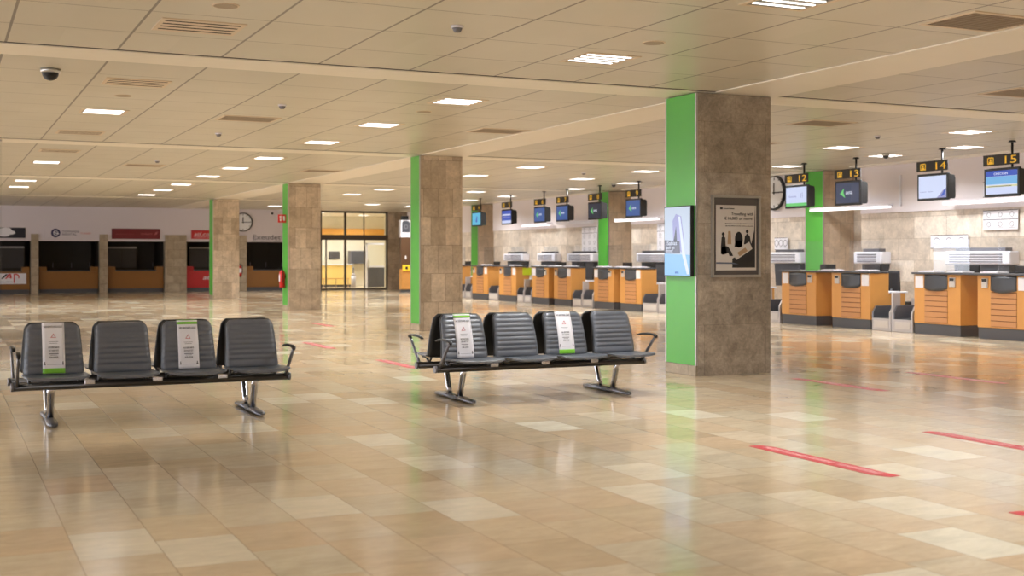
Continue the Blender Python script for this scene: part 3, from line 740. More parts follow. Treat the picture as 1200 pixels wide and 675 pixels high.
def monitor(n_, y, label, kind):
    t = thing('flight_monitor', label, 'monitor', (16.70, y, 0), R90, 'hanging check-in monitors')
    MB().box(-.385, .385, 0, .05, 2.50, 3.0, .008).build('bezel', 'black', t)
    MB().prism_x([(.05, 2.52), (.05, 2.98), (.19, 2.96), (.21, 2.9), (.21, 2.56), (.19, 2.53)], -.36, .36).build('housing', 'shell', t)
    pl = MB().cyl((.17, .075, 2.99), (.17, .075, H - .002), .02, 16).build('pole', 'black', t)
    MB().cyl((.17, .075, H - .03), (.17, .075, H - .003), .07, 20, .05).build('ceiling_plate', 'black', pl)
    X0, X1, Z0, Z1 = -.345, .345, 2.545, 2.955
    S = lambda u, v: (X0 + (X1 - X0) * u, Z0 + (Z1 - Z0) * v)
    def rect(u0, v0, u1, v1, m, nm, k=1):
        a, b = S(u0, v0), S(u1, v1); MB().box(a[0], b[0], -.002 - .0006 * k, -.0005 - .0006 * k + .0005, a[1], b[1]).build(nm, m, t)
    bg = {'white': 'scr_white', 'navy': 'scr_navy', 'mid': 'scr_mid', 'dim': 'scr_dark', 'flag': 'scr_white', 'info': 'scr_white', 'cyan': 'scr_cyan', 'blue': 'scr_blue'}[kind]
    MB().box(X0, X1, -.0015, .0005, Z0, Z1).build('display', bg, t)
    if kind in ('navy', 'mid', 'dim'):
        c = S(.22, .5)
        MB().prism([(c[0] - .03, c[1] - .01), (c[0] + .09, c[1] + .10), (c[0] + .07, c[1] + .01), (c[0] + .13, c[1] - .10)], -.004, -.002).build('arrow_logo', 'scr_green', t)
        MB().text('aena', c[0] + .14, c[1] - .025, .12, -.004, .2).build('logo_lettering', 'scr_text', t)
    if kind == 'white':
        rect(0, 0, 1, .16, 'scr_green', 'green_band')
        MB().text('Economy', X0 + .1, Z0 + .19, .06, -.004, .25).box(.15, .16, -.0035, -.002, Z0 + .17, Z0 + .27).box(.2, .21, -.0035, -.002, Z0 + .17, Z0 + .29).build('display_lettering', 'scr_lilac', t)
    if kind == 'flag':
        MB().prism([S(1, 0), S(1, .42), S(.88, .32), S(.72, .08), S(.66, 0)], -.0032, -.002).build('blue_corner', 'scr_lilac', t)
        MB().prism([S(.80, .05), S(.93, .34), S(.99, .38), S(.93, .1)], -.0042, -.0032).build('tail_fin', 'scr_blue', t)
        MB().box(X0 + .04, X0 + .2, -.0032, -.002, 2.66, 2.668).box(X0 + .24, X0 + .36, -.0032, -.002, 2.66, 2.668).build('display_lettering', 'scr_lilac', t)
    if kind == 'info':
        rect(0, .76, 1, 1, 'scr_blue', 'blue_header'); rect(0, .42, 1, .75, 'scr_sky', 'pale_blue_band'); rect(0, .30, 1, .38, 'scr_yellow', 'yellow_band')
        MB().text('CHECK-IN', X0 + .18, Z0 + .335, .06, -.0045, .3).build('display_lettering', 'scr_text', t)
        MB().box(X0 + .05, X1 - .12, -.0045, -.0033, Z0 + .13, Z0 + .14).build('display_rule', 'scr_slate', t)
    if kind == 'blue':
        rect(0, 0, 1, .22, 'scr_white', 'white_footer'); rect(.05, .62, .95, .72, 'scr_text', 'white_line'); rect(.1, .45, .9, .5, 'scr_lilac', 'lilac_line')
    if kind == 'cyan':
        MB().prism([S(.4, .3), S(.55, .75), S(.62, .7), S(.6, .2)], -.004, -.002).build('blue_mark', 'scr_blue', t)
    return t
mons = {15: (15.40, 'info', 'showing a blue and white page'), 14: (17.02, 'flag', 'showing a white page with a blue corner'), 13: (19.35, 'navy', 'showing a green arrow on dark blue'), 12: (20.98, 'white', 'showing a white page with a green foot'),
        11: (23.4, 'navy', 'hidden behind the big pillar'), 10: (25.0, 'navy', 'hidden by the big pillar'), 9: (27.78, 'mid', 'green arrow on bright blue'), 8: (29.88, 'dim', 'with green arrow on an almost black screen'),
        7: (31.85, 'mid', 'green arrow on blue, middle pair'), 6: (33.35, 'mid', 'green arrow on blue, left of that over desk 7'), 5: (35.75, 'blue', 'with white lines on royal blue'), 4: (38.2, 'cyan', 'with a cyan page before the far green pillar')}
for n_, (y, k, l) in mons.items():
    monitor(n_, y, 'hanging monitor over desk %d, %s' % (n_, l), k)
    flight_sign(n_, y + .04, 'black hanging sign with the yellow number %d' % n_)

# linear lamps on the bulkhead
def linear(a, b, on, label):
    t = thing('linear_lamp', label, 'lamp', (18.33, (a + b) / 2, 2.52), R90, 'long wall lamps above the desks')
    h = (b - a) / 2
    MB().box(-h, h, 0, .14, .02, .07, .008).build('housing', 'strip_off', t)
    for sx in (.1, .8 * h): MB().box(sx - .03, sx + .03, .14, .289, .025, .06).build('wall_bracket', 'strip_off', t)
    MB().box(-h + .02, h - .02, -.01, .10, -.02, .02, .006).build('diffuser', 'strip_lamp' if on else 'strip_off', t)
    return t
linear(19.95, 22.55, True, 'long white wall lamp passing before the green wall pillar behind desk 12')
linear(15.6, 18.4, True, 'long white wall lamp below the monitors of desks 14 and 15')
linear(29.15, 31.6, True, 'bright white wall lamp right of the middle green wall pillar')
linear(33.0, 35.4, False, 'unlit wall lamp left of the middle green wall pillar')
linear(36.0, 38.0, True, 'small far wall lamp behind the blue screens')
o = MB().box(18.585, 18.619, 19.86, 19.90, 2.54, 3.2, .006).build('cable_trunking', 'strip_lamp'); o.data.materials[0] = M['paper']
tag(o, 'white vertical cable trunking rising from the wall lamp right of monitor 13', 'cable trunking')

# louvred wall units behind the desks
def louvre(y0, y1, label):
    y = (y0 + y1) / 2; h = (y1 - y0) / 2
    t = thing('louvred_unit', label, 'wall unit', (18.38, y, 0), R90, 'white louvred units on the stone wall')
    MB().box(-h, h, .0, .269, 1.30, 1.56, .03, 3).build('casing', 'paper', t)
    g = MB()
    for k in range(4): g.box(-h + .12, h - .18, -.008, .004, 1.34 + .048 * k, 1.365 + .048 * k)
    g.build('louvres', 'paper_grey', t)
    MB().box(-h + .25, h - .15, .05, .24, 1.56, 1.63, .006).build('top_box', 'grey_metal', t)
    MB().prism([(-h + .25, .75), (-h + .2, 1.29), (h - .05, 1.29), (h - .15, .75)], .06, .26).build('dark_chute', 'anthracite', t)
louvre(16.75, 18.4, 'white louvred unit on the wall behind desks 14 and 15')
louvre(20.2, 21.1, 'white louvred unit on the wall behind desk 13')
louvre(22.95, 24.2, 'white louvred unit left of the near green wall pillar')
louvre(28.7, 30.4, 'white louvred unit on the wall behind desks 8 and 9')
louvre(33.0, 34.7, 'white louvred unit behind desks 6 and 7')
louvre(35.6, 36.9, 'white louvred unit behind desk 5')
louvre(38.0, 39.6, 'white louvred unit behind desk 4')

# wall posters
def wallposter(y0, y1, z0, z1, label, rows_=3):
    t = thing('wall_notice', label, 'notice', (18.60, (y0 + y1) / 2, 0), R90, 'notice sheets on the check-in wall')
    h = (y1 - y0) / 2
    MB().box(-h, h, -.004, .012, z0, z1).build('sheet', 'paper', t)
    p = MB(); hh = (z1 - z0) / rows_
    for r in range(rows_):
        for c in range(3):
            cx = -h + (c + .5) * 2 * h / 3; cz = z0 + (r + .55) * hh
            p.ring(cx, cz, .22 * hh, .27 * hh, -.007, -.004, 12)
            p.box(cx - .3 * h / 2, cx + .3 * h / 2, -.0065, -.004, cz - .37 * hh, cz - .34 * hh)
    p.build('pictograms', 'paper_grey', t)
    MB().box(-h, h, -.0065, -.004, z1 - .012, z1).box(-h, h, -.0065, -.004, z0 + hh * (rows_ - 1), z0 + hh * (rows_ - 1) + .012).build('rules', 'ink', t)
wallposter(16.75, 17.6, 1.98, 2.36, 'tall white pictogram notice on the stone below monitor 15', 2)
wallposter(16.72, 17.6, 2.62, 2.92, 'grey headed notice sheet on the white bulkhead left of monitor 15', 1)
wallposter(18.0, 19.0, 1.62, 1.90, 'wide white notice on the stone wall above desk 14', 1)
wallposter(28.6, 29.6, 1.5, 2.4, 'white notice sheet on the stone wall above desk 9', 4)
wallposter(33.1, 34.1, 1.6, 2.4, 'white notice sheet on the stone wall above desk 7', 4)
wallposter(23.7, 24.2, 1.62, 1.92, 'plain white sheet on the stone wall left of the near green wall pillar', 1)

# clocks
def clock(loc, rz, r, label):
    t = thing('wall_clock', label, 'clock', loc, rz)
    MB().ring(0, 0, r * .9, r, -.07, .0, 48).build('rim', 'black', t)
    MB().disc(0, 0, r * .91, -.03, -.0, 48).build('face', 'clock_face', t)
    tk = MB()
    for k in range(12):
        a = k * PI / 6; L_ = .10 if k % 3 else .15
        c, s = math.cos(a), math.sin(a); w = .012
        tk.prism([(r * .86 * c - w * s, r * .86 * s + w * c), (r * .86 * c + w * s, r * .86 * s - w * c), (r * (.86 - L_) * c + w * s, r * (.86 - L_) * s - w * c), (r * (.86 - L_) * c - w * s, r * (.86 - L_) * s + w * c)], -.034, -.030)
    tk.build('hour_marks', 'ink', t)
    MB().box(-.02, .02, -.042, -.036, -.04, r * .55).build('hour_hand', 'ink', t)
    MB().box(-.05, r * .82, -.048, -.043, -.014, .014).build('minute_hand', 'ink', t)
clock((11.62, YF - .001, 2.92), 0, .40, 'round white clock with black rim on the far wall')
clock((18.615, 24.2, 3.03), R90, .43, 'round clock half hidden by the right edge of the big pillar')

# lime board at desk 5
t = thing('lime_sheet', 'lime yellow sheet hung on the right side of desk 5', 'sheet', (17.05, 35.068, 0), 0)
MB().box(-.10, .22, -.012, 0, .86, 1.10, .003).build('sheet', 'hivis', t)
MB().box(.03, .09, -.02, -.0, 1.09, 1.12).build('clip', 'grey_metal', t)

# ------------------------------------------------------------------ big pillar poster and screen
P1x, P1y = 8.29, 12.3
t = thing('framed_poster', 'grey framed poster about travelling with cash on the big pillar', 'poster', (8.86, P1y, 0), 0)
hw = .365; z0, z1 = 1.20, 2.205
f = MB().box(-hw, hw, -.03, 0, z0, z0 + .03).box(-hw, hw, -.03, 0, z1 - .03, z1).box(-hw, -hw + .03, -.03, 0, z0 + .03, z1 - .03).box(hw - .03, hw, -.03, 0, z0 + .03, z1 - .03)
f.build('frame', 'alu', t)
MB().box(-hw + .03, hw - .03, -.012, -.001, z0 + .03, z1 - .03).build('mount', 'frame_grey', t)
PX = lambda u: -.30 + .60 * u
PZ = lambda v: 1.285 + .80 * v
MB().box(PX(0), PX(1), -.016, -.0125, PZ(0), PZ(1)).build('print', 'mirror_grey', t)
def pp(pts, m, nm, k=1): MB().prism([(PX(a), PZ(b)) for a, b in pts], -.0165 - .0006 * k, -.0160 - .0006 * (k - 1)).build(nm, m, t)
pp([(.40, .04), (.97, .04), (.97, 1.0), (.95, .62), (.88, .42), (.70, .28), (.40, .18)], 'ink', 'dark_swoosh')
pp([(.0, .10), (.55, .095), (.40, .12), (.0, .125)], 'bluegrey', 'blue_line', 2)
fig = MB()
def blob(cx, cz, rx, rz_, k=14): fig.prism([(PX(cx + rx * math.cos(2 * PI * i / k)), PZ(cz + rz_ * math.sin(2 * PI * i / k))) for i in range(k)], -.0178, -.0168)
blob(.175, .555, .035, .028); fig.prism([(PX(a), PZ(b)) for a, b in ((.12, .36), (.135, .50), (.175, .53), (.225, .50), (.235, .36), (.26, .25), (.12, .25))], -.0178, -.0168)
blob(.56, .47, .10, .125); fig.prism([(PX(a), PZ(b)) for a, b in ((.45, .36), (.66, .36), (.62, .46), (.48, .46))], -.0178, -.0168)
blob(.77, .60, .035, .028); fig.prism([(PX(a), PZ(b)) for a, b in ((.69, .40), (.71, .52), (.77, .57), (.84, .52), (.87, .40))], -.0178, -.0168)
fig.prism([(PX(a), PZ(b)) for a, b in ((.12, .34), (.20, .38), (.30, .36), (.38, .28), (.42, .22), (.33, .22), (.30, .27), (.20, .24), (.14, .24))], -.0178, -.0168)
fig.build('silhouettes', 'ink', t)
pp([(.28, .40), (.30, .60), (.36, .60), (.38, .40)], 'tan', 'tan_figure', 1)
pp([(.40, .27), (.82, .44), (.90, .33), (.50, .16)], 'mirror_grey', 'banknote', 4)
pp([(.52, .27), (.72, .35), (.78, .30), (.58, .215)], 'tan', 'banknote_print', 5)
tx = MB().text('Travelling with', PX(.93), PZ(.845), .052, -.0172, .33, 'RIGHT').text('€10,000 or more?', PX(.93), PZ(.775), .052, -.0172, .43, 'RIGHT')
tx.text('If you enter or leave the EU with this sum in cash', PX(.93), PZ(.71), .02, -.0172, .42, 'RIGHT').text('you must declare it to the customs authorities.', PX(.93), PZ(.675), .02, -.0172, .42, 'RIGHT')
tx.box(PX(.1), PX(.16), -.0172, -.016, PZ(.935), PZ(.965)).text('European Commission', PX(.18), PZ(.94), .022, -.0172, .16)
tx.build('lettering', 'ink', t)

t = thing('advertising_screen', 'blue and white lit advertising screen on the green side of the big pillar', 'screen', (P1x - .012, P1y + .335, 0), R90)
z0, z1 = 1.22, 2.065; hw = .285
MB().box(-hw - .012, hw + .012, -.05, 0.003, z0 - .012, z1 + .012, .004).build('casing', 'black', t)
QX = lambda u: -hw + 2 * hw * u
QZ = lambda v: z0 + (z1 - z0) * v
def sc_(pts, m, nm, k): MB().prism([(QX(a), QZ(b)) for a, b in pts], -.0505 - .0006 * k, -.0500 - .0006 * (k - 1)).build(nm, m, t)
sc_([(0, 0), (1, 0), (1, 1), (0, 1)], 'scr_pale', 'display', 1)
sc_([(0, 0), (1, 0), (1, .30), (0, .32)], 'scr_sky', 'sky_blue_foot', 2)
sc_([(.35, .45), (.72, .32), (.78, .5), (.66, .86), (.45, .9), (.32, .8)], 'scr_lilac', 'lilac_figure', 2)
sc_([(0, .32), (.62, .32), (.6, .5), (.0, .52)], 'scr_slate', 'slate_caption', 3)
sc_([(.36, .5), (.46, .72), (.5, .5)], 'scr_dark', 'dark_fold', 3)
sc_([(.55, .86), (.70, .3), (.88, .02), (.98, .02), (.80, .35), (.62, .86)], 'scr_white', 'white_beam', 4)
tx = MB().text('¿Sabías', QX(.05), QZ(.445), .07, -.0535, .25).text('qué es', QX(.05), QZ(.39), .06, -.0535, .2).text('esto?', QX(.05), QZ(.34), .06, -.0535, .16)
tx.build('lettering', 'scr_text', t)
MB().text('aena', QX(.42), QZ(.03), .05, -.053, .08).build('logo_lettering', 'scr_blue', t)

# fire extinguisher and sign on the third pillar
def extinguisher(loc, rz, label):
    t = thing('fire_extinguisher', label, 'fire extinguisher', loc, rz)
    MB().cyl((0, -.09, .62), (0, -.09, 1.02), .075, 24).cyl((0, -.09, 1.02), (0, -.09, 1.09), .075, 24, .03).build('cylinder', 'redbox', t)
    MB().cyl((0, -.09, 1.09), (0, -.09, 1.13), .022, 14).box(-.012, .012, -.17, -.07, 1.13, 1.145).box(-.012, .012, -.18, -.07, 1.16, 1.172).build('valve', 'black', t)
    MB().sweep([(0.02, -.10, 1.12), (.09, -.11, 1.10), (.10, -.11, .95), (.095, -.11, .74)], .022, .022).build('hose', 'black', t)
    MB().box(-.05, .05, -.168, -.163, .78, .96).build('white_label', 'paper', t)
    MB().box(-.03, .03, -.02, 0, .85, .98).box(-.04, .04, -.17, 0, .60, .615).build('wall_bracket', 'black', t)
extinguisher((8.51, 32.45, 0), R90, 'red fire extinguisher on the green side of the third pillar')
extinguisher((11.46, YF - .051, 0), 0, 'dark red fire extinguisher on the far stone pier beside the farthest pillar')
t = thing('fire_sign', 'small red fire point sign on the third pillar above the extinguisher', 'sign', (8.40, 32.4, 0), 0)
MB().box(-.11, .11, -.01, .01, 2.38, 2.60).build('plate', 'redbox', t)
MB().box(-.06, -.02, -.013, -.010, 2.42, 2.49).box(-.065, -.015, -.013, -.010, 2.51, 2.56).box(.03, .08, -.013, -.010, 2.43, 2.56).build('pictogram', 'paper', t)

# ------------------------------------------------------------------ booths of the far wall
def booth(x0, x1, m, label, notch=True):
    c = (x0 + x1) / 2; h = (x1 - x0) / 2 - .01
    t = thing('booth_counter', label, 'counter', (c, YF + .12, 0), 0, 'booth counters along the far wall')
    MB().box(-h, h, 0, .5, .16, .87, .006).build('front_panel', m, t)
    for s in (-1, 1):
        a, b = sorted((s * h, s * (h - .29))); MB().box(a, b, 0.0, .5, .871, 1.05, .006).build('end_pedestal', m, t)
    MB().box(-h + .3, h - .3, -.02, .52, .872, .91, .005).build('worktop', 'anthracite', t)
    MB().box(-h + .02, h - .02, .03, .48, 0, .158).build('plinth', 'kick', t)
    return t
booth(.99, 3.22, 'wood_unlit', 'orange booth counter with white banner, leftmost')
booth(3.54, 5.80, 'wood_unlit', 'orange booth counter under the white sign with the round logo')
booth(6.16, 8.37, 'wood_unlit', 'orange booth counter under the burgundy sign')
booth(9.29, 11.43, 'red_counter', 'red booth counter left of the farthest pillar')
booth(11.79, 13.98, 'wood_unlit', 'orange booth counter between the third and fourth pillars')
# shutters
for k, (a, b, l) in enumerate(((.97, 3.24, 'behind the leftmost booth counter'), (3.52, 5.82, 'under the white logo sign'), (6.14, 8.39, 'under the burgundy sign'), (9.27, 11.45, 'over the red counter'), (11.77, 14.0, 'over the counter right of the farthest pillar'))):
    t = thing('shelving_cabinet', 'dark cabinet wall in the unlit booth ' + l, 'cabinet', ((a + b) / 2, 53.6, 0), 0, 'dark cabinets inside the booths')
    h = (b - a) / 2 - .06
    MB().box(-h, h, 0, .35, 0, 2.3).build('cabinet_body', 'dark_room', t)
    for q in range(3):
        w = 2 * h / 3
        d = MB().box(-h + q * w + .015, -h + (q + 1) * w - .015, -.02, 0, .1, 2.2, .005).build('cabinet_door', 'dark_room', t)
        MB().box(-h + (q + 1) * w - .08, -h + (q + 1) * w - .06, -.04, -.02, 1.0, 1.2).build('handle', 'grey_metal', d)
def ishelf(x0, x1, label):
    t = thing('glazed_hatch', label, 'window', ((x0 + x1) / 2, 53.0, 0), 0, 'glazed hatches inside the booths')
    h = (x1 - x0) / 2
    MB().box(-h, h, -.03, .03, 1.80, 1.88).build('top_rail', 'mirror_grey', t)
    MB().box(-h, h, 0, .02, 1.0, 1.80).build('pane', 'frame_grey', t)
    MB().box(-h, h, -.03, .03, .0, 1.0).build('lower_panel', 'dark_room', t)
    MB().box(-h, -h + .04, -.03, .03, 1.0, 1.8).box(-.02, .02, -.03, .03, 1.0, 1.8).box(h - .04, h, -.03, .03, 1.0, 1.8).build('mullion', 'door_frame', t)
ishelf(1.05, 3.1, 'dim glazed hatch inside the leftmost booth')
ishelf(6.3, 7.5, 'dim glazed hatch inside the booth under the burgundy sign')
ishelf(9.7, 11.2, 'dim glazed hatch inside the red booth')

def sign(x0, x1, z0, z1, m, label, draw):
    t = thing('booth_sign', label, 'sign', ((x0 + x1) / 2, YF - .001, 0), 0, 'shop signs on the far wall')
    h = (x1 - x0) / 2
    MB().box(-h, h, -.04, 0, z0, z1, .004).build('panel', m, t)
    draw(t, h); return t
def d0(t, h):
    pts = [(-h + .02, 2.27), (-h + .05, 2.49), (.15, 2.52), (.28, 2.58), (.45, 2.60), (.60, 2.575), (.66, 2.49), (.76, 2.44), (.78, 2.37), (.68, 2.33), (.58, 2.33), (.55, 2.27), (.40, 2.24), (.25, 2.26), (-.1, 2.24)]
    MB().prism([(x - .12, z) for x, z in pts], -.046, -.041).build('white_patch', 'strip_lamp', t).data.materials[0] = M['paper']
sign(.98, 3.04, 2.19, 2.60, 'navy', 'navy sign with a white cloud-shaped patch at the left picture edge', d0)
def d1(t, h):
    MB().disc(-h + .42, 2.40, .175, -.046, -.041).build('logo_disc', 'navy2', t)
    MB().ring(-h + .42, 2.40, .07, .095, -.049, -.046, 20).prism([(-h + .32, 2.41), (-h + .55, 2.35), (-h + .55, 2.38), (-h + .32, 2.44)], -.050, -.046).build('logo_swirl', 'paper', t)
    MB().text('DICKMANNS', -h + .65, 2.42, .12, -.042, .64).text('RENTAL', -h + .65, 2.31, .12, -.042, .55).build('lettering', 'navy2', t)
    MB().text('Tu alquiler', -h + 1.34, 2.37, .09, -.042, .42).build('red_lettering', 'red_ink', t)
sign(3.74, 5.61, 2.19, 2.58, 'far_white', 'pale sign with a round navy logo', d1)
def d2(t, h):
    MB().text('centauro', .18, 2.36, .13, -.042, .46).box(-h + .15, -.1, -.0425, -.041, 2.37, 2.376).build('lettering', 'burg_text', t)
    MB().prism([(h - .24, 2.34), (h - .18, 2.46), (h - .08, 2.49), (h - .13, 2.38)], -.0425, -.040).build('logo_mark', 'burg_text', t)
sign(6.29, 8.20, 2.18, 2.60, 'burgundy', 'burgundy sign on the far wall', d2)
def d3(t, h): MB().text('atl.com', -h + .10, 2.33, .22, -.042, .85, shear=.25).box(-h + .1, -h + .9, -.0425, -.041, 2.27, 2.285).build('lettering', 'far_white', t)
sign(9.46, 11.28, 2.2, 2.56, 'signred', 'bright red sign left of the farthest pillar', d3)
# counter banner and lettering
t = thing('counter_banner', 'white banner with a red and black logo on the leftmost booth counter', 'banner', (2.1, YF + .105, 0), 0)
MB().box(-1.05, .98, -.012, 0.008, .38, .80).build('sheet', 'paper', t)
v = MB().prism([(.05, .585), (.12, .585), (.32, .765), (.23, .775)], -.016, -.012)
v.box(-.3, .5, -.016, -.012, .45, .47)
v.build('black_stroke', 'ink', t)
a = MB().prism([(.20, .585), (.26, .585), (.40, .78), (.33, .78)], -.016, -.012).prism([(.36, .78), (.42, .78), (.455, .60), (.39, .60)], -.017, -.013).box(.27, .41, -.0165, -.0125, .63, .655)
a.box(.515, .56, -.016, -.012, .42, .78)
for k in range(9):
    q0, q1 = PI * (.75 - k * .1), PI * (.75 - (k + 1) * .1)
    a.prism([(.60 + .13 * math.cos(q0), .655 + .13 * math.sin(q0)), (.60 + .13 * math.cos(q1), .655 + .13 * math.sin(q1)), (.60 + .085 * math.cos(q1), .655 + .085 * math.sin(q1)), (.60 + .085 * math.cos(q0), .655 + .085 * math.sin(q0))], -.0155, -.0115)
a.build('red_lettering', 'red_ink', t)
o = MB().text('atl.com', 9.95, .50, .26, YF + .112, 1.1, shear=.25, th=.004).build('counter_lettering', 'far_white'); tag(o, 'white slanted lettering on the red booth counter', 'lettering')
o = MB().text('Exeudet', 12.02, 2.19, .30, YF - .006, 1.2, th=.006).build('wall_lettering', 'frame_grey')
o.data.materials[0] = M['paper_grey']; tag(o, 'grey shop name lettering on the white wall right of the clock', 'lettering')
o = MB().text('viajes  ·  excursiones  ·  traslados', 12.02, 2.11, .08, YF - .006, 1.25, th=.006).build('small_wall_lettering', 'paper_grey'); tag(o, 'tiny grey line of lettering under the shop name right of the clock', 'lettering')
t = thing('wall_speaker', 'small black speaker on the far wall left of the third pillar', 'speaker', (13.38, YF, 0), 0)
MB().box(-.06, .06, -.12, 0, 2.24, 2.54, .01).build('case', 'black', t)
MB().cyl((0, -.118, 2.44), (0, -.124, 2.44), .04, 16).cyl((0, -.118, 2.32), (0, -.124, 2.32), .045, 16).build('cone', 'shell', t)
t = thing('wall_camera', 'tiny dark camera high on the far wall right of the clock', 'security camera', (12.85, YF, 0), 0)
MB().box(-.02, .02, -.1, 0, 3.30, 3.33).build('bracket', 'black', t); MB().cyl((0, -.16, 3.30), (0, -.06, 3.31), .045, 16).build('camera_body', 'black', t)

# ------------------------------------------------------------------ glazed doors
DX0, DX1 = 15.0, 18.12
def wx(px, y=YF):
    u = (px - 600) / 1418; return y * (.904 * u + .4274) / (.904 - .4274 * u)
fr = MB()
fr.box(DX0, DX1, YF + .02, YF + .12, H - .08, H - .001).box(DX0, DX1, YF - .02, YF + .16, 2.19, 2.42)
for px, w in ((405, .09), (454, .1)): fr.box(wx(px) - w / 2, wx(px) + w / 2, YF + .03, YF + .13, 0, H - .08)
fr.box(DX0, DX0 + .08, YF + .03, YF + .13, 0, H - .08)
for px in (382.5, 427.6): fr.box(wx(px) - .025, wx(px) + .025, YF + .04, YF + .11, 0, 2.19)
fr.box(wx(427) - .02, wx(427) + .02, YF + .05, YF + .1, 2.42, H - .08)
fr.box(DX0, DX1, YF + .04, YF + .11, 0, .07)
o = struct('door_1', fr, 'door_frame')
gl = MB().box(DX0 + .08, wx(405) - .045, YF + .07, YF + .078, .07, 2.19).box(wx(405) + .045, wx(454) - .05, YF + .07, YF + .078, .07, 2.19).box(DX0 + .08, wx(405) - .045, YF + .07, YF + .078, 2.42, H - .08).box(wx(405) + .045, wx(454) - .05, YF + .07, YF + .078, 2.42, H - .08)
struct('window_1', gl, 'glass')
# lobby behind
struct('wall_lobby_back', MB().box(13.8, 24, 58.0, 58.2, 0, H), 'cream_wall')
struct('wall_lobby_left', MB().box(14.2, 14.4, YF + .3, 58, 0, H), 'cream_wall')
struct('wall_lobby_right', MB().box(22, 22.2, YF + .3, 58, 0, H), 'cream_wall')
struct('wall_lobby_front', MB().box(18.12, 22.2, YF + .3, YF + .5, 0, H), 'cream_wall')
struct('ceiling_lobby', MB().box(14.2, 22.2, YF + .2, 58, H, H + .1), 'cream_wall')
struct('trim_90', MB().box(14.4, 22, 57.9, 58, 2.35, 2.85), 'orange_band')
t = thing('reception_counter', 'yellow reception counter seen through the glazed doors', 'counter', (17.2, 56.8, 0), 0)
MB().box(-2.6, 1.0, 0, .6, .1, 1.05, .01).build('front_panel', 'yellow_panel', t); MB().box(-2.65, 1.05, -.04, .64, 1.05, 1.09, .006).build('worktop', 'paper', t); MB().box(-2.55, .95, .04, .56, 0, .1).build('plinth', 'kick', t)
t = thing('rope_barrier', 'low yellow-brown rail before the reception counter', 'barrier', (16.3, 55.2, 0), 0)
for k in range(5): MB().cyl((-1.2 + .6 * k, 0, 0), (-1.2 + .6 * k, 0, .42), .02, 12).build('post', 'tan', t)
MB().box(-1.25, 1.25, -.03, .03, .40, .44, .008).build('rail', 'wood', t)
t = thing('inner_door', 'white framed inner door behind the right glass pane', 'door', (18.6, 54.2, 0), 0)
MB().box(-.55, -.47, 0, .06, 0, 2.1).box(.45, .53, 0, .06, 0, 2.1).box(-.55, .53, 0, .06, 2.02, 2.1).box(-.47, .45, 0, .06, .95, 1.03).build('frame', 'paper', t)
MB().box(-.47, .45, .02, .03, .02, .95).build('lower_panel', 'kick', t); MB().box(-.47, .45, .02, .028, 1.03, 2.02).build('pane', 'glass', t)
MB().box(-.44, -.40, -.05, 0, .9, 1.3).build('handle', 'chrome', t)
t = thing('wall_screen', 'small dark screen on the pale wall behind the left glass door', 'screen', (wx(392, 57.9), 57.99, 0), 0)
MB().box(-.28, .28, -.05, 0, 1.35, 1.72, .01).build('casing', 'kick', t); MB().box(-.26, .26, -.053, -.0495, 1.38, 1.70).build('display', 'frame_grey', t)
t = thing('wall_cabinet', 'grey cabinet behind the right glass door', 'cabinet', (wx(420, 57.5), 57.5, 0), 0)
MB().box(-.4, .4, 0, .45, 1.1, 1.75, .01).build('cabinet_body', 'paper_grey', t); MB().box(-.38, .38, -.01, 0, 1.13, 1.72).build('cabinet_door', 'anthracite', t)
t = thing('lobby_extinguisher', 'grey cylinder standing before the reception counter, seen through the door', 'cylinder', (wx(414, 56.2), 56.2, 0), 0)
MB().cyl((0, 0, 0), (0, 0, .55), .12, 20).cyl((0, 0, .55), (0, 0, .66), .12, 20, .04).build('cylinder_body', 'steel', t); MB().cyl((0, 0, .66), (0, 0, .95), .03, 14).build('neck', 'grey_metal', t)
for x, y, l in ((15.6, 53.6, 'front left'), (19.6, 53.6, 'front right'), (15.9, 56.2, 'rear left'), (18.6, 56.2, 'rear right')):
    dup(lp, (x, y, H), label='ceiling light in the lobby behind the glazed doors, %s one' % l)
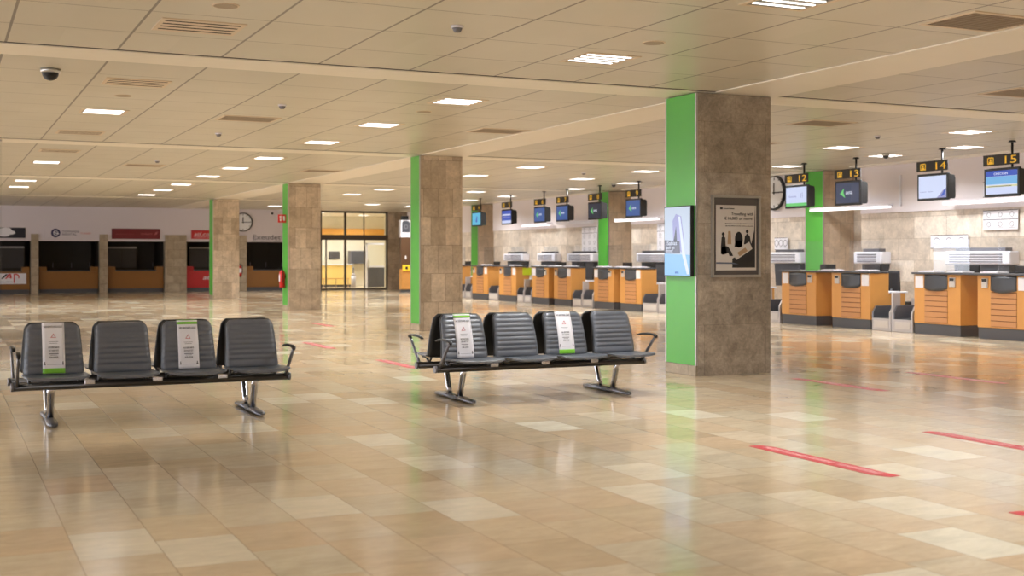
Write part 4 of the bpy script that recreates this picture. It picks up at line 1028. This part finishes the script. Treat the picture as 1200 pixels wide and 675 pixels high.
# totem at the far right corner
t = thing('information_totem', 'tall orange and brown service totem with yellow phone left of the second pillar', 'totem', (17.2, 46.5, 0), 0)
MB().box(-.20, .20, 0, .3, .12, .95, .01).build('base_cabinet', 'wood', t); MB().box(-.19, .19, .02, .28, 0, .12).build('plinth', 'kick', t)
MB().box(-.20, .20, .05, .3, .95, 2.25, .01).build('upper_panel', 'brown_panel', t)
ph = MB().box(-.15, .15, -.06, .05, .88, 1.12, .02).build('phone_box', 'yellow_phone', t); MB().box(-.05, .05, -.075, -.059, .94, 1.05).build('handset', 'ink', ph)
MB().box(-.03, .03, .04, .051, 1.35, 1.5).build('label_plate', 'paper', t)
hd = MB().box(-.22, .22, .02, .3, 2.25, 2.95, .01).build('head_board', 'paper', t); MB().prism([(-.17, 2.45), (-.17, 2.85), (-.1, 2.92), (.1, 2.92), (.17, 2.85), (.17, 2.45)], .012, .02).build('pictogram_panel', 'anthracite', hd)
MB().ring(0, 2.68, .06, .085, .006, .012, 20).build('pictogram', 'paper_grey', hd)
MB().box(-.14, .14, .1, .25, 2.95, 3.12).build('loudspeaker', 'black', t)
# left glass partition
t = thing('glass_partition', 'tall clear glass pane reflecting the lights at the left picture edge', 'glass pane', (-.2, 22.3, 0), 0)
MB().box(-1.2, 1.15, 0, .012, .06, H - .05).build('pane', 'glass', t)
MB().box(-1.2, 1.15, -.02, .03, 0, .06).box(-1.2, 1.15, -.02, .03, H - .05, H - .021).build('rail', 'alu', t)

# ------------------------------------------------------------------ camera, world, render look
cam = bpy.data.cameras.new('camera'); co = bpy.data.objects.new('camera', cam); COL.objects.link(co)
co.location = (0, 0, 1.45); co.rotation_euler = (PI / 2, 0, -math.radians(25.3))
cam.sensor_width = 36; cam.lens = 1418 / 1200 * 36; cam.shift_y = -36.5 / 1200; cam.clip_start = .05; cam.clip_end = 200
cam.dof.use_dof = True; cam.dof.focus_distance = 13.0; cam.dof.aperture_fstop = 2.2
scene.camera = co
w = bpy.data.worlds.new('world'); scene.world = w; w.use_nodes = True
w.node_tree.nodes['Background'].inputs[0].default_value = (.8, .85, 1, 1); w.node_tree.nodes['Background'].inputs[1].default_value = .3
vs = scene.view_settings; vs.view_transform = 'Standard'; vs.look = 'None'; vs.gamma = 1; vs.use_curve_mapping = False; vs.exposure = 0.0
c = scene.cycles
c.use_denoising = True; c.max_bounces = 10; c.diffuse_bounces = 5; c.glossy_bounces = 4; c.transparent_max_bounces = 12; c.transmission_bounces = 4
c.sample_clamp_indirect = 6; c.sample_clamp_direct = 0; c.caustics_reflective = False; c.caustics_refractive = False; c.use_light_tree = True
